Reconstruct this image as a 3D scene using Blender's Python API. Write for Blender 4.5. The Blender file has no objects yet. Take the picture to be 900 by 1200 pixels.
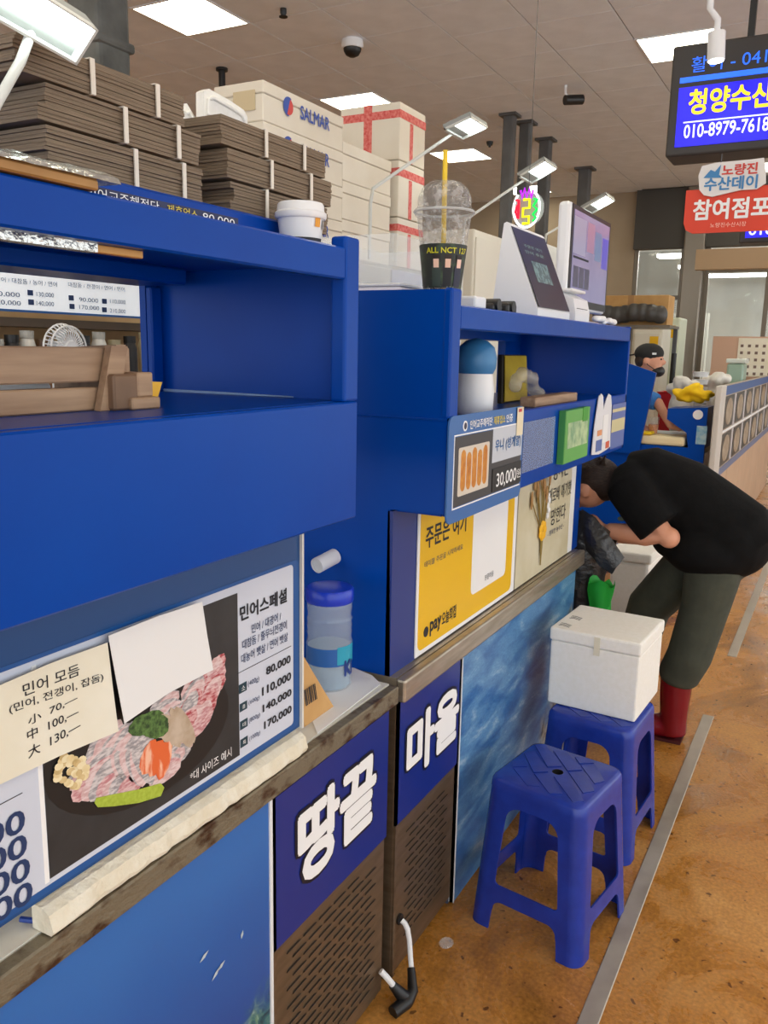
import bpy, bmesh, math, random
from mathutils import Vector, Matrix
random.seed(7)
S = bpy.context.scene
COL = S.collection
R = math.radians
# ------------------------------------------------------------------ camera
FPX, CH = 987.0, 1.62
YAW, PIT, ROL = R(28.3), R(11.0), R(1.11)
_fw = Vector((math.cos(YAW)*math.cos(PIT), math.sin(YAW)*math.cos(PIT), -math.sin(PIT)))
_r0 = Vector((math.sin(YAW), -math.cos(YAW), 0)); _u0 = _r0.cross(_fw)
_rt = math.cos(ROL)*_r0 + math.sin(ROL)*_u0
_up = -math.sin(ROL)*_r0 + math.cos(ROL)*_u0
CAM = Vector((0, 0, CH))
cd = bpy.data.cameras.new('camera'); cam = bpy.data.objects.new('camera', cd); COL.objects.link(cam)
cd.sensor_fit = 'HORIZONTAL'; cd.sensor_width = 36.0; cd.lens = 36.0*FPX/900.0; cd.clip_start = 0.02; cd.clip_end = 200
cam.matrix_world = Matrix(((_rt.x, _up.x, -_fw.x, 0), (_rt.y, _up.y, -_fw.y, 0), (_rt.z, _up.z, -_fw.z, CH), (0, 0, 0, 1)))
S.camera = cam
# ------------------------------------------------------------------ world, exposure
w = bpy.data.worlds.new('world'); S.world = w; w.use_nodes = True
bg = w.node_tree.nodes['Background']; bg.inputs[0].default_value = (0.93, 0.97, 1.0, 1); bg.inputs[1].default_value = 2.15
S.view_settings.view_transform = 'Standard'; S.view_settings.look = 'None'
S.view_settings.exposure = 0.0; S.view_settings.gamma = 1.0; S.view_settings.use_curve_mapping = False

def U(px, py, ax, val):
    """photo pixel -> point where its ray meets the plane ax = val"""
    d = _fw*FPX + _rt*(px-450) - _up*(py-600)
    i = 'xyz'.index(ax); t = (val-CAM[i])/d[i]
    return CAM + d*t
# ------------------------------------------------------------------ materials
def lin(c):
    return tuple(((v/255)/12.92 if v <= 10 else ((v/255+.055)/1.055)**2.4) for v in c)+(1,)
MATS = {}
def mat(name, rgb, rough=.5, metal=0, rgb2=None, scale=8, detail=4, lo=.35, hi=.65, bump=0, bscale=None, alpha=1, trans=0, emit=None, es=0, spec=.5, coat=0, stretch=(1,1,1), rvar=0):
    if name in MATS: return MATS[name]
    m = bpy.data.materials.new(name); m.use_nodes = True; nt = m.node_tree; b = nt.nodes['Principled BSDF']
    b.inputs['Base Color'].default_value = lin(rgb); b.inputs['Roughness'].default_value = rough; b.inputs['Metallic'].default_value = metal
    b.inputs['Specular IOR Level'].default_value = spec; b.inputs['Coat Weight'].default_value = coat
    if alpha < 1: b.inputs['Alpha'].default_value = alpha
    if trans: b.inputs['Transmission Weight'].default_value = trans; b.inputs['IOR'].default_value = 1.3
    if emit: b.inputs['Emission Color'].default_value = lin(emit); b.inputs['Emission Strength'].default_value = es
    if rgb2 or bump or rvar:
        tc = nt.nodes.new('ShaderNodeTexCoord'); mp = nt.nodes.new('ShaderNodeMapping'); mp.inputs['Scale'].default_value = stretch
        nt.links.new(tc.outputs['Object'], mp.inputs['Vector'])
        nz = nt.nodes.new('ShaderNodeTexNoise'); nz.inputs['Scale'].default_value = scale; nz.inputs['Detail'].default_value = detail
        nt.links.new(mp.outputs[0], nz.inputs['Vector'])
        if rgb2:
            cr = nt.nodes.new('ShaderNodeValToRGB'); e = cr.color_ramp.elements
            e[0].position = lo; e[0].color = lin(rgb); e[1].position = hi; e[1].color = lin(rgb2)
            nt.links.new(nz.outputs['Fac'], cr.inputs[0]); nt.links.new(cr.outputs[0], b.inputs['Base Color'])
        if rvar:
            mr = nt.nodes.new('ShaderNodeMapRange'); mr.inputs[1].default_value = lo; mr.inputs[2].default_value = hi
            mr.inputs[3].default_value = rough; mr.inputs[4].default_value = rough+rvar
            nt.links.new(nz.outputs['Fac'], mr.inputs[0]); nt.links.new(mr.outputs[0], b.inputs['Roughness'])
        if bump:
            n2 = nt.nodes.new('ShaderNodeTexNoise'); n2.inputs['Scale'].default_value = bscale or scale*3; n2.inputs['Detail'].default_value = 3
            nt.links.new(mp.outputs[0], n2.inputs['Vector'])
            bp = nt.nodes.new('ShaderNodeBump'); bp.inputs['Strength'].default_value = bump; bp.inputs['Distance'].default_value = .01
            nt.links.new(n2.outputs['Fac'], bp.inputs['Height']); nt.links.new(bp.outputs[0], b.inputs['Normal'])
    MATS[name] = m; return m
def glow(name, rgb, s):
    if name in MATS: return MATS[name]
    m = bpy.data.materials.new(name); m.use_nodes = True; nt = m.node_tree; nt.nodes.clear()
    o = nt.nodes.new('ShaderNodeOutputMaterial'); e = nt.nodes.new('ShaderNodeEmission')
    e.inputs[0].default_value = tuple(rgb)+(1,); e.inputs[1].default_value = s; nt.links.new(e.outputs[0], o.inputs[0])
    MATS[name] = m; return m
BLUE = mat('blue_gloss_paint', (0, 62, 156), .3, rgb2=(0, 68, 164), scale=3, bump=.05, bscale=14, spec=.13)
WHITE = mat('white_plastic', (232, 233, 235), .4)
BLACK = mat('black_plastic', (22, 22, 24), .4)
GREY = mat('grey_steel', (95, 98, 102), .5, .3)
DARK = mat('dark_void', (12, 12, 12), .7)
PAPER = mat('white_paper', (236, 236, 236), .7)
CREAM = mat('cream_paper', (232, 226, 205), .75, rgb2=(238, 234, 218), scale=9)
INK = mat('black_ink', (24, 26, 36), .6)
INKW = mat('white_ink', (245, 245, 245), .5)
NAVY = mat('navy_ink', (28, 52, 98), .6)
SKIN = mat('skin', (214, 150, 118), .5, rgb2=(222, 160, 130), scale=12)
FOAM = mat('styrofoam', (240, 238, 230), .85, rgb2=(244, 242, 236), scale=60, bump=.12, bscale=160)
CARD = mat('corrugated_card', (120, 104, 86), .85, rgb2=(140, 122, 102), scale=14, stretch=(1, 1, 40), bump=.4, bscale=20)
CARDF = mat('kraft_card', (196, 150, 92), .8, rgb2=(206, 162, 104), scale=10)
WOOD = mat('oiled_wood', (150, 118, 92), .6, rgb2=(178, 146, 116), scale=5, stretch=(1, 12, 12), detail=6)
STEEL = mat('brushed_steel', (196, 186, 170), .3, .8, rgb2=(170, 158, 140), scale=6, stretch=(1, 1, 8), rvar=.2)
ALU = mat('grey_strip_metal', (172, 162, 148), .35, .4, rgb2=(186, 178, 164), scale=12, rvar=.2)
GLASS = mat('clear_plastic', (240, 244, 246), .06, alpha=.22, spec=.8)
# ------------------------------------------------------------------ mesh builder
class MB:
    def __init__(s): s.v = []; s.f = []; s.smooth = False
    def add(s, vs, fs):
        n = len(s.v); s.v += [Vector(p) for p in vs]; s.f += [tuple(i+n for i in f) for f in fs]; return s
    def box(s, x0, x1, y0, y1, z0, z1):
        vs = [(x, y, z) for z in (z0, z1) for y in (y0, y1) for x in (x0, x1)]
        return s.add(vs, [(0,2,3,1), (4,5,7,6), (0,1,5,4), (2,6,7,3), (0,4,6,2), (1,3,7,5)])
    def rbox(s, x0, x1, y0, y1, z0, z1, r=.01, seg=2):
        bm = bmesh.new(); bmesh.ops.create_cube(bm, size=1)
        for v in bm.verts: v.co = Vector(((x0+x1)/2+v.co.x*(x1-x0), (y0+y1)/2+v.co.y*(y1-y0), (z0+z1)/2+v.co.z*(z1-z0)))
        r = min(r, .49*min(abs(x1-x0), abs(y1-y0), abs(z1-z0)))
        bmesh.ops.bevel(bm, geom=bm.edges[:], offset=r, segments=seg, affect='EDGES', profile=.5)
        return s.bm(bm)
    def bm(s, bm):
        bm.verts.ensure_lookup_table(); bm.verts.index_update()
        s.add([v.co.copy() for v in bm.verts], [[v.index for v in f.verts] for f in bm.faces]); bm.free(); return s
    def prism(s, pts, ext):
        """polygon (3D points) extruded by vector ext"""
        ext = Vector(ext); n = len(pts); a = [Vector(p) for p in pts]
        s.add(a+[p+ext for p in a], [tuple(range(n))[::-1], tuple(range(n, 2*n))]+[(i, (i+1) % n, n+(i+1) % n, n+i) for i in range(n)]); return s
    def tube(s, pts, rad, seg=10, cap=True):
        pts = [Vector(p) for p in pts]; k = len(pts); rs = rad if isinstance(rad, (list, tuple)) else [rad]*k
        rings = []; n0 = None
        for i, p in enumerate(pts):
            t = (pts[min(i+1, k-1)]-pts[max(i-1, 0)]).normalized()
            if n0 is None: n0 = t.orthogonal().normalized()
            n0 = (n0-t*n0.dot(t)).normalized(); b = t.cross(n0)
            r = rs[i]; ra, rb = r if isinstance(r, (list, tuple)) else (r, r)
            rings.append([p+n0*math.cos(2*math.pi*j/seg)*ra+b*math.sin(2*math.pi*j/seg)*rb for j in range(seg)])
        return s.loft(rings, cap)
    def loft(s, rings, cap=True, closed=True):
        m = len(rings[0]); vs = [p for r in rings for p in r]; fs = []
        for i in range(len(rings)-1):
            for j in range(m if closed else m-1):
                a = i*m+j; b = i*m+(j+1) % m; fs.append((a, b, b+m, a+m))
        if cap and closed: fs.append(tuple(range(m))[::-1]); fs.append(tuple(range((len(rings)-1)*m, len(rings)*m)))
        return s.add(vs, fs)
    def lathe(s, prof, o=(0,0,0), seg=28, cap=True):
        o = Vector(o)
        return s.loft([[o+Vector((r*math.cos(2*math.pi*j/seg), r*math.sin(2*math.pi*j/seg), z)) for j in range(seg)] for r, z in prof], cap)
    def ell(s, c, r, seg=16, rings=10, rot=None):
        c = Vector(c); L = []
        for i in range(1, rings):
            a = math.pi*i/rings
            ring = []
            for j in range(seg):
                p = Vector((r[0]*math.sin(a)*math.cos(2*math.pi*j/seg), r[1]*math.sin(a)*math.sin(2*math.pi*j/seg), -r[2]*math.cos(a)))
                if rot: p = rot @ p
                ring.append(c+p)
            L.append(ring)
        return s.loft(L)
    def sm(s): s.smooth = True; return s
def mesh_obj(name, mb, m, parent=None, local=False):
    me = bpy.data.meshes.new(name); off = Vector((0,0,0))
    if parent is not None and not local:
        off = parent.location.copy()
        if parent.parent is not None: off += parent.parent.location
    me.from_pydata([p-off for p in mb.v], [], mb.f); me.materials.append(m); me.update()
    if mb.smooth:
        me.polygons.foreach_set('use_smooth', [True]*len(me.polygons))
        try: me.set_sharp_from_angle(angle=R(40))
        except Exception: pass
    o = bpy.data.objects.new(name, me); COL.objects.link(o)
    if parent is not None: o.parent = parent
    return o
def tag(o, label, cat, group=None, kind=None):
    if label: o['label'] = label
    if cat: o['category'] = cat
    if group: o['group'] = group
    if kind: o['kind'] = kind
    return o
def thing(name, label, cat, loc=(0,0,0), group=None, rot=0):
    e = bpy.data.objects.new(name, None); COL.objects.link(e); e.location = loc; e.rotation_euler = (0, 0, rot); e.empty_display_size = .05
    return tag(e, label, cat, group)
def solo(name, mb, m, label, cat, group=None): return tag(mesh_obj(name, mb, m), label, cat, group)
def struct(name, mb, m, label=None):
    o = mesh_obj(name, mb, m); o['kind'] = 'structure'
    if label: o['label'] = label; o['category'] = name.split('_')[0]
    return o
def child_copy(src, parent, loc, rot=None):
    c = bpy.data.objects.new(src.name.split('.')[0], src.data); COL.objects.link(c); c.parent = parent; c.location = loc
    if rot: c.rotation_euler = rot
    return c
def copy_tree(o, loc=None, rot=None, parent=None):
    c = o.copy(); COL.objects.link(c); c.parent = parent
    if loc is not None: c.location = loc
    if rot is not None: c.rotation_euler = (0, 0, rot)
    for ch in list(o.children): copy_tree(ch, parent=c)
    return c
# ------------------------------------------------------------------ lettering (flat print as thin meshes)
TCACHE = {}
_tc = bpy.data.curves.new('type_setter', 'FONT'); _tc.size = 1.0; _tc.resolution_u = 3; _tc.fill_mode = 'FRONT'
TOBJ = bpy.data.objects.new('type_setter', _tc)
def text_verts(body, bold=0.0, shear=0.0):
    key = (body, bold, shear)
    if key in TCACHE: return TCACHE[key]
    c = TOBJ.data; c.body = body; c.shear = shear
    me = bpy.data.meshes.new_from_object(TOBJ)
    v0 = [v.co.copy() for v in me.vertices]; f0 = [tuple(p.vertices) for p in me.polygons]; vs, fs = [], []
    steps = [(0, 0)]
    if bold: steps = [(bold*math.cos(R(a)), bold*math.sin(R(a))) for a in range(0, 360, 45)]
    if bold > .04: steps += [(bold*.5*math.cos(R(a)), bold*.5*math.sin(R(a))) for a in range(0, 360, 90)]
    for q, (dx, dy) in enumerate(steps):
        n = len(vs); vs += [Vector((p.x+dx, p.y+dy, q)) for p in v0]; fs += [tuple(i+n for i in f) for f in f0]
    bpy.data.meshes.remove(me); TCACHE[key] = (vs, fs)
    return vs, fs
def text_abs(parent, body, o, u, v, m, bold=.012, off=(0,0,0), name='lettering'):
    """print body so that its box spans o, o+u, o+v"""
    vs, fs = text_verts(body, bold)
    if not vs: return None
    x0 = min(p.x for p in vs); x1 = max(p.x for p in vs); y0 = min(p.y for p in vs); y1 = max(p.y for p in vs)
    o = Vector(o)+Vector(off); u = Vector(u); v = Vector(v); nn = u.cross(v).normalized()*4e-5
    mb = MB(); mb.add([o+u*((p.x-x0)/max(1e-6, x1-x0))+v*((p.y-y0)/max(1e-6, y1-y0))+nn*p.z for p in vs], fs)
    return mesh_obj(name, mb, m, parent)
def text_box(parent, body, bl, tr, ax, val, m, bold=.012, off=(0,-.0015,0), name='lettering'):
    """bl, tr: photo pixels of the lower-left and upper-right corners on the plane"""
    a = U(*bl, ax, val); b = U(*tr, ax, val)
    if ax == 'y': return text_abs(parent, body, a, (b.x-a.x, 0, 0), (0, 0, b.z-a.z), m, bold, off, name)
    if ax == 'x': return text_abs(parent, body, a, (0, b.y-a.y, 0), (0, 0, b.z-a.z), m, bold, off, name)
def text_aff(parent, body, bl, br, tl, ax, val, m, bold=.0, off=(0,-.0015,0)):
    a = U(*bl, ax, val); return text_abs(parent, body, a, U(*br, ax, val)-a, U(*tl, ax, val)-a, m, bold, off)
def rect(parent, name, p0, p1, y, t, m, r=0):
    """slab in a plane y: x0,z0 .. x1,z1, face at y, thickness t going back"""
    (x0, z0), (x1, z1) = p0, p1; mb = MB()
    if r:
        pts = []
        for cx, cz, a0 in ((x1-r, z1-r, 0), (x0+r, z1-r, 90), (x0+r, z0+r, 180), (x1-r, z0+r, 270)):
            for k in range(5):
                a = R(a0+k*22.5); pts.append((cx+r*math.cos(a), y, cz+r*math.sin(a)))
        mb.prism(pts, (0, t, 0))
    else: mb.box(x0, x1, y, y+t, z0, z1)
    return mesh_obj(name, mb, m, parent)
def quad_px(parent, name, pix, ax, val, t, m, label=None):
    """outline traced in photo pixels on a plane, given thickness t (towards +axis)"""
    ext = {'x': (t, 0, 0), 'y': (0, t, 0), 'z': (0, 0, t)}[ax]
    return mesh_obj(name, MB().prism([U(p[0], p[1], ax, val) for p in pix], ext), m, parent)
def remesh(mb, vox, smooth=6):
    me = bpy.data.meshes.new('r'); me.from_pydata(mb.v, [], mb.f)
    bm = bmesh.new(); bm.from_mesh(me); bmesh.ops.recalc_face_normals(bm, faces=bm.faces); bm.to_mesh(me); bm.free()
    ob = bpy.data.objects.new('r', me); COL.objects.link(ob)
    md = ob.modifiers.new('r', 'REMESH'); md.mode = 'VOXEL'; md.voxel_size = vox
    if smooth: s = ob.modifiers.new('s', 'SMOOTH'); s.iterations = smooth; s.factor = .5
    dg = bpy.context.evaluated_depsgraph_get(); m2 = bpy.data.meshes.new_from_object(ob.evaluated_get(dg))
    out = MB(); out.add([v.co.copy() for v in m2.vertices], [tuple(p.vertices) for p in m2.polygons]); out.smooth = True
    bpy.data.objects.remove(ob); bpy.data.meshes.remove(me); bpy.data.meshes.remove(m2)
    return out
# ================================================================== SETTING
def floor_material():
    m = bpy.data.materials.new('wet_ochre_floor'); m.use_nodes = True; nt = m.node_tree; b = nt.nodes['Principled BSDF']; N = nt.nodes.new; L = nt.links.new
    tc = N('ShaderNodeTexCoord')
    n1 = N('ShaderNodeTexNoise'); n1.inputs['Scale'].default_value = 2.2; n1.inputs['Detail'].default_value = 8; n1.inputs['Roughness'].default_value = .65; n1.inputs['Distortion'].default_value = 1.2
    n2 = N('ShaderNodeTexNoise'); n2.inputs['Scale'].default_value = 90; n2.inputs['Detail'].default_value = 2
    n3 = N('ShaderNodeTexNoise'); n3.inputs['Scale'].default_value = 38; n3.inputs['Detail'].default_value = 1
    for n in (n1, n2, n3): L(tc.outputs['Object'], n.inputs['Vector'])
    r1 = N('ShaderNodeValToRGB'); e = r1.color_ramp.elements
    e[0].position = .30; e[0].color = lin((122, 84, 40)); e[1].position = .72; e[1].color = lin((204, 152, 86))
    x = r1.color_ramp.elements.new(.5); x.color = lin((180, 122, 52))
    L(n1.outputs['Fac'], r1.inputs[0])
    mx = N('ShaderNodeMixRGB'); mx.blend_type = 'OVERLAY'; mx.inputs[0].default_value = .55; L(r1.outputs[0], mx.inputs[1]); L(n2.outputs['Fac'], mx.inputs[2])
    r3 = N('ShaderNodeValToRGB'); r3.color_ramp.elements[0].position = .27; r3.color_ramp.elements[0].color = (.12, .07, .03, 1); r3.color_ramp.elements[1].position = .31; r3.color_ramp.elements[1].color = (1, 1, 1, 1)
    L(n3.outputs['Fac'], r3.inputs[0])
    m2 = N('ShaderNodeMixRGB'); m2.blend_type = 'MULTIPLY'; m2.inputs[0].default_value = .8; L(mx.outputs[0], m2.inputs[1]); L(r3.outputs[0], m2.inputs[2])
    L(m2.outputs[0], b.inputs['Base Color'])
    mr = N('ShaderNodeMapRange'); mr.inputs[1].default_value = .42; mr.inputs[2].default_value = .62; mr.inputs[3].default_value = .10; mr.inputs[4].default_value = .48
    L(n1.outputs['Fac'], mr.inputs[0]); L(mr.outputs[0], b.inputs['Roughness'])
    bp = N('ShaderNodeBump'); bp.inputs['Strength'].default_value = .35; bp.inputs['Distance'].default_value = .004; L(n2.outputs['Fac'], bp.inputs['Height']); L(bp.outputs[0], b.inputs['Normal'])
    return m
FLOOR = floor_material()
struct('floor', MB().box(-6, 22, -7, 10, -.1, 0), FLOOR)
CZ = 3.91
CEILM = mat('ceiling_grid_backing', (96, 88, 78), .9)
TILE = mat('ceiling_tile_board', (226, 231, 238), .9, rgb2=(234, 239, 246), scale=5, bump=.15, bscale=60)
ceil = struct('ceiling', MB().box(-6, 13, -7, 10, CZ+.012, CZ+.1), CEILM)
tile_src = None; rest = MB(); LIGHTS = []
PANEL = glow('ceiling_panel_glow', (1.0, .94, .74), 11.0)
for j in range(-14, 14):
    y0 = 1.06+.6*j; xo = 6.85 if y0 < 2.8 else 7.17
    if y0 < -7 or y0 > 9.6: continue
    for i in range(-22, 11):
        x0 = xo+.6*i
        if x0 < -6 or x0+.6 > 13.3: continue
        if j % 5 == 0 and i % 4 == 0: LIGHTS.append((x0, y0)); continue
        c = (x0+.3, y0+.3, CZ)
        d = Vector(c)-CAM; dz = d.dot(_fw)
        vis = dz > .5 and -60 < 450+FPX*d.dot(_rt)/dz < 960 and -60 < 600-FPX*d.dot(_up)/dz < 620
        mb = MB().rbox(-.2965, .2965, -.2965, .2965, 0, .012, .003, 1)
        if vis:
            if tile_src is None: tile_src = mesh_obj('ceiling_tile', mb, TILE, ceil, local=True); tile_src.location = c
            else: child_copy(tile_src, ceil, c)
        else: rest.box(x0+.0035, x0+.5965, y0+.0035, y0+.5965, CZ, CZ+.012)
o = mesh_obj('ceiling_tiles_beyond_view', rest, TILE, ceil); o['kind'] = 'stuff'
pos = {(6.85, 1.06): 'square ceiling light panel above the big blue hanging signboard'}
k = 0
for (x0, y0) in LIGHTS:
    d = Vector((x0+.3, y0+.3, CZ))-CAM; dz = d.dot(_fw); px = 450+FPX*d.dot(_rt)/dz if dz > 0 else -999; py = 600-FPX*d.dot(_up)/dz if dz > 0 else -999
    lab = 'square ceiling light panel outside the picture frame'
    if 700 < px < 900 and 0 < py < 120: lab = 'glowing ceiling panel half hidden behind the big blue hanging signboard'
    elif 100 < px < 300 and -60 < py < 60: lab = 'glowing ceiling panel cut by the top frame edge above the carton stacks'
    elif 330 < px < 480 and 60 < py < 160: lab = 'glowing ceiling panel showing behind the white salmon cartons'
    elif 480 < px < 600 and 150 < py < 215: lab = 'glowing ceiling panel behind the yellow straw of the dome cup'
    elif 600 < px < 700 and 190 < py < 260: lab = 'small far glowing ceiling panel behind the round neon sign'
    t = thing('ceiling_light', lab, 'light', (x0+.3, y0+.3, CZ-.006), 'ceiling light panels')
    mesh_obj('diffuser', MB().box(x0+.02, x0+.58, y0+.02, y0+.58, CZ-.004, CZ+.01), PANEL, t)
    fr = MB()
    for a in ((x0+.004, x0+.02, y0+.004, y0+.596), (x0+.58, x0+.596, y0+.004, y0+.596), (x0+.02, x0+.58, y0+.004, y0+.02), (x0+.02, x0+.58, y0+.58, y0+.596)): fr.box(*a, CZ-.006, CZ+.012)
    mesh_obj('frame', fr, WHITE, t)
# walls and the glazed far end
WALLB = mat('beige_wall_paint', (158, 142, 120), .85, rgb2=(166, 150, 128), scale=2)
struct('wall_left', MB().box(-6, 13, 10, 10.1, 0, CZ+.1), WALLB)
XF = 13.0
FRAME = mat('bronze_frame_metal', (120, 112, 100), .35, .6)
BULK = mat('dark_bulkhead_paint', (70, 68, 64), .7)
GPANE = mat('grey_tinted_glass', (120, 128, 126), .04, alpha=.22, spec=.9)
yr0 = U(735, 300, 'x', XF).y
wf = struct('wall_far', MB().box(XF, XF+.12, yr0-.1, 10, 0, CZ), WALLB)
zb = U(770, 292, 'x', XF).z
mesh_obj('bulkhead', MB().box(XF-.1, XF+.1, -7, yr0-.1, zb, CZ), BULK, wf)
# glazed front: posts, transoms, panes
yc = U(808, 380, 'x', XF).y
for n, (a, b) in enumerate(((yr0-.1, yc+.14), (yc-.14, yc-2.6), (yc-2.8, -7))):
    wd = struct('window_%d' % (n+1), MB().box(XF+.02, XF+.06, a, a-.06, 0, zb), FRAME)
    mesh_obj('window_frame', MB().box(XF+.02, XF+.06, b, b+.06, 0, zb), FRAME, wd)
    zs = [0.12, 1.1, U(760, 349, 'x', XF).z, zb] if n == 0 else [0.12, 1.1, U(860, 316, 'x', XF).z, zb]
    for z in zs[:-1]: mesh_obj('transom', MB().box(XF+.01, XF+.07, a-.06, b+.06, z-.03, z+.03), FRAME, wd)
    cols = 1 if n == 0 else 3
    for c in range(cols):
        ya = a-.06+(b-a+.12)*c/cols; yb = a-.06+(b-a+.12)*(c+1)/cols
        if c: mesh_obj('mullion', MB().box(XF+.02, XF+.06, ya-.03, ya+.03, 0, zb), FRAME, wd)
        for q in range(len(zs)-1):
            mesh_obj('pane', MB().box(XF+.035, XF+.045, min(ya, yb)+.01, max(ya, yb)-.01, zs[q]+.03, zs[q+1]-.03), GPANE, wd)
mesh_obj('post', MB().rbox(XF-.18, XF+.1, yc-.14, yc+.14, 0, CZ, .02), mat('column_steel', (140, 132, 120), .3, .7), wf)
zt0 = U(870, 315, 'x', 11.9).z; zt1 = U(870, 291, 'x', 11.9).z
mesh_obj('header_beam', MB().box(11.85, 12.0, -7, U(816, 300, 'x', 11.9).y, zt0, zt1), mat('tan_beam_paint', (188, 160, 126), .6), wf)
# hall beyond the glass
struct('wall_beyond', MB().box(21, 21.2, -7, 10, 0, 5), mat('pale_wall_beyond', (214, 216, 206), .8, rgb2=(190, 194, 186), scale=.5, stretch=(1, 3, 1)))
struct('trim_beyond', MB().box(16.4, 16.6, 2.3, 8.5, .9, 2.35), mat('white_partition', (232, 236, 224), .7))
for kx in range(3):
    o = MB().box(15+kx*2, 15.3+kx*2, -.5, 3, 3.2, 3.25)
    solo('tube_light', o, glow('beyond_tube_glow', (1, 1, .95), 16), ('nearest', 'middle', 'farthest')[kx]+' tube light in the hall beyond the far glass wall', 'light', 'tube lights beyond the glass')
struct('ceiling_beyond', MB().box(13.1, 21, -7, 10, 4.2, 4.3), mat('grey_roof_beyond', (120, 120, 116), .8))
# steel floor strips
for n, (a, b) in enumerate(((1.2, U(830, 839, 'z', 0).x), (U(866, 771, 'z', 0).x, 9.0))):
    struct('trim_%d' % (n+1), MB().rbox(a, b, .364, .412, -.01, .004, .002, 1), ALU)
# hanging steel columns, ceiling devices
def col_at(px, py, wpx, name, label, zbot, m, group=None):
    p = U(px, py, 'z', CZ); d = (p-CAM).dot(_fw); s = wpx/FPX*d
    t = thing(name, label, 'column', (p.x, p.y, zbot), group)
    mesh_obj('shaft', MB().rbox(p.x-s*.4, p.x+s*.4, p.y-s*.4, p.y+s*.4, zbot, CZ, .01, 1), m, t)
    mesh_obj('top_plate', MB().box(p.x-s*.65, p.x+s*.65, p.y-s*.65, p.y+s*.65, CZ-.025, CZ), m, t)
    return t
COLM = mat('dull_column_steel', (104, 104, 104), .6, .2, rgb2=(84, 84, 84), scale=4)
for px, py, lab in ((598, 134, 'grey steel column nearest to the dome cup'), (617, 143, 'middle grey steel column above the round neon sign'), (640, 163, 'third grey steel column just behind a lit floodlight'), (686, 197, 'grey steel column standing behind the upright monitor')):
    col_at(px, py, 16, 'steel_column', lab, 0, COLM, 'steel columns down the hall')
DUCT = mat('wrapped_duct', (112, 114, 112), .8, rgb2=(88, 90, 88), scale=5, bump=.3, bscale=12)
p = U(112, -60, 'z', CZ); t = thing('wrapped_pillar', 'thick grey wrapped pillar rising behind the left carton stack', 'pillar', (p.x, p.y, 0))
mesh_obj('shaft', MB().rbox(p.x-.13, p.x+.13, p.y-.13, p.y+.13, 0, CZ, .03), DUCT, t)
for z in (2.6, 3.35): mesh_obj('collar', MB().rbox(p.x-.15, p.x+.15, p.y-.15, p.y+.15, z, z+.06, .02), DUCT, t)
p = U(260, 80, 'z', CZ); t = thing('hanging_pipe', 'thin black pipe hanging from the ceiling left of the salmon cartons', 'pipe', (p.x, p.y, 1.6))
mesh_obj('tube', MB().tube([(p.x, p.y, 1.6), (p.x, p.y, CZ)], .028, 12).sm(), BLACK, t); mesh_obj('flange', MB().lathe([(.05, 0), (.05, .02)], (p.x, p.y, CZ-.02)), BLACK, t)
p = U(413, 47, 'z', CZ); t = thing('dome_camera', 'white dome security camera with black glass on the ceiling', 'camera', (p.x, p.y, CZ-.1))
mesh_obj('housing', MB().lathe([(.075, 0), (.085, .02), (.08, .06)], (p.x, p.y, CZ-.06)).sm(), WHITE, t)
mesh_obj('dome', MB().lathe([(.02, -.06), (.05, -.045), (.065, -.02), (.068, 0)], (p.x, p.y, CZ-.06)).sm(), BLACK, t)
p = U(663, 100, 'z', CZ); t = thing('bullet_camera', 'small black bullet camera hanging under the ceiling tiles', 'camera', (p.x, p.y, CZ-.12))
mesh_obj('bracket', MB().tube([(p.x, p.y, CZ), (p.x, p.y, CZ-.07), (p.x+.05, p.y-.05, CZ-.1)], .012, 8).sm(), WHITE, t)
mesh_obj('camera_body', MB().tube([(p.x+.0, p.y+.0, CZ-.12), (p.x+.12, p.y-.12, CZ-.1)], .042, 12).sm(), BLACK, t)
p = U(332, 10, 'z', CZ); t = thing('sprinkler_head', 'tiny black sprinkler head near the top of the picture', 'sprinkler', (p.x, p.y, CZ-.05))
mesh_obj('nozzle', MB().lathe([(.012, 0), (.022, .02), (.022, .05)], (p.x, p.y, CZ-.05)).sm(), BLACK, t); mesh_obj('deflector', MB().lathe([(.03, -.005), (.03, 0)], (p.x, p.y, CZ-.05)), BLACK, t)
p = U(574, 166, 'z', CZ); t = thing('ceiling_nozzle', 'tiny dark ceiling nozzle between two lit floodlights', 'nozzle', (p.x, p.y, CZ-.04))
mesh_obj('rim', MB().lathe([(.03, 0), (.04, .04)], (p.x, p.y, CZ-.04)).sm(), BLACK, t); mesh_obj('nozzle_tip', MB().lathe([(.012, -.02), (.015, 0)], (p.x, p.y, CZ-.04)), BLACK, t)
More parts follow.
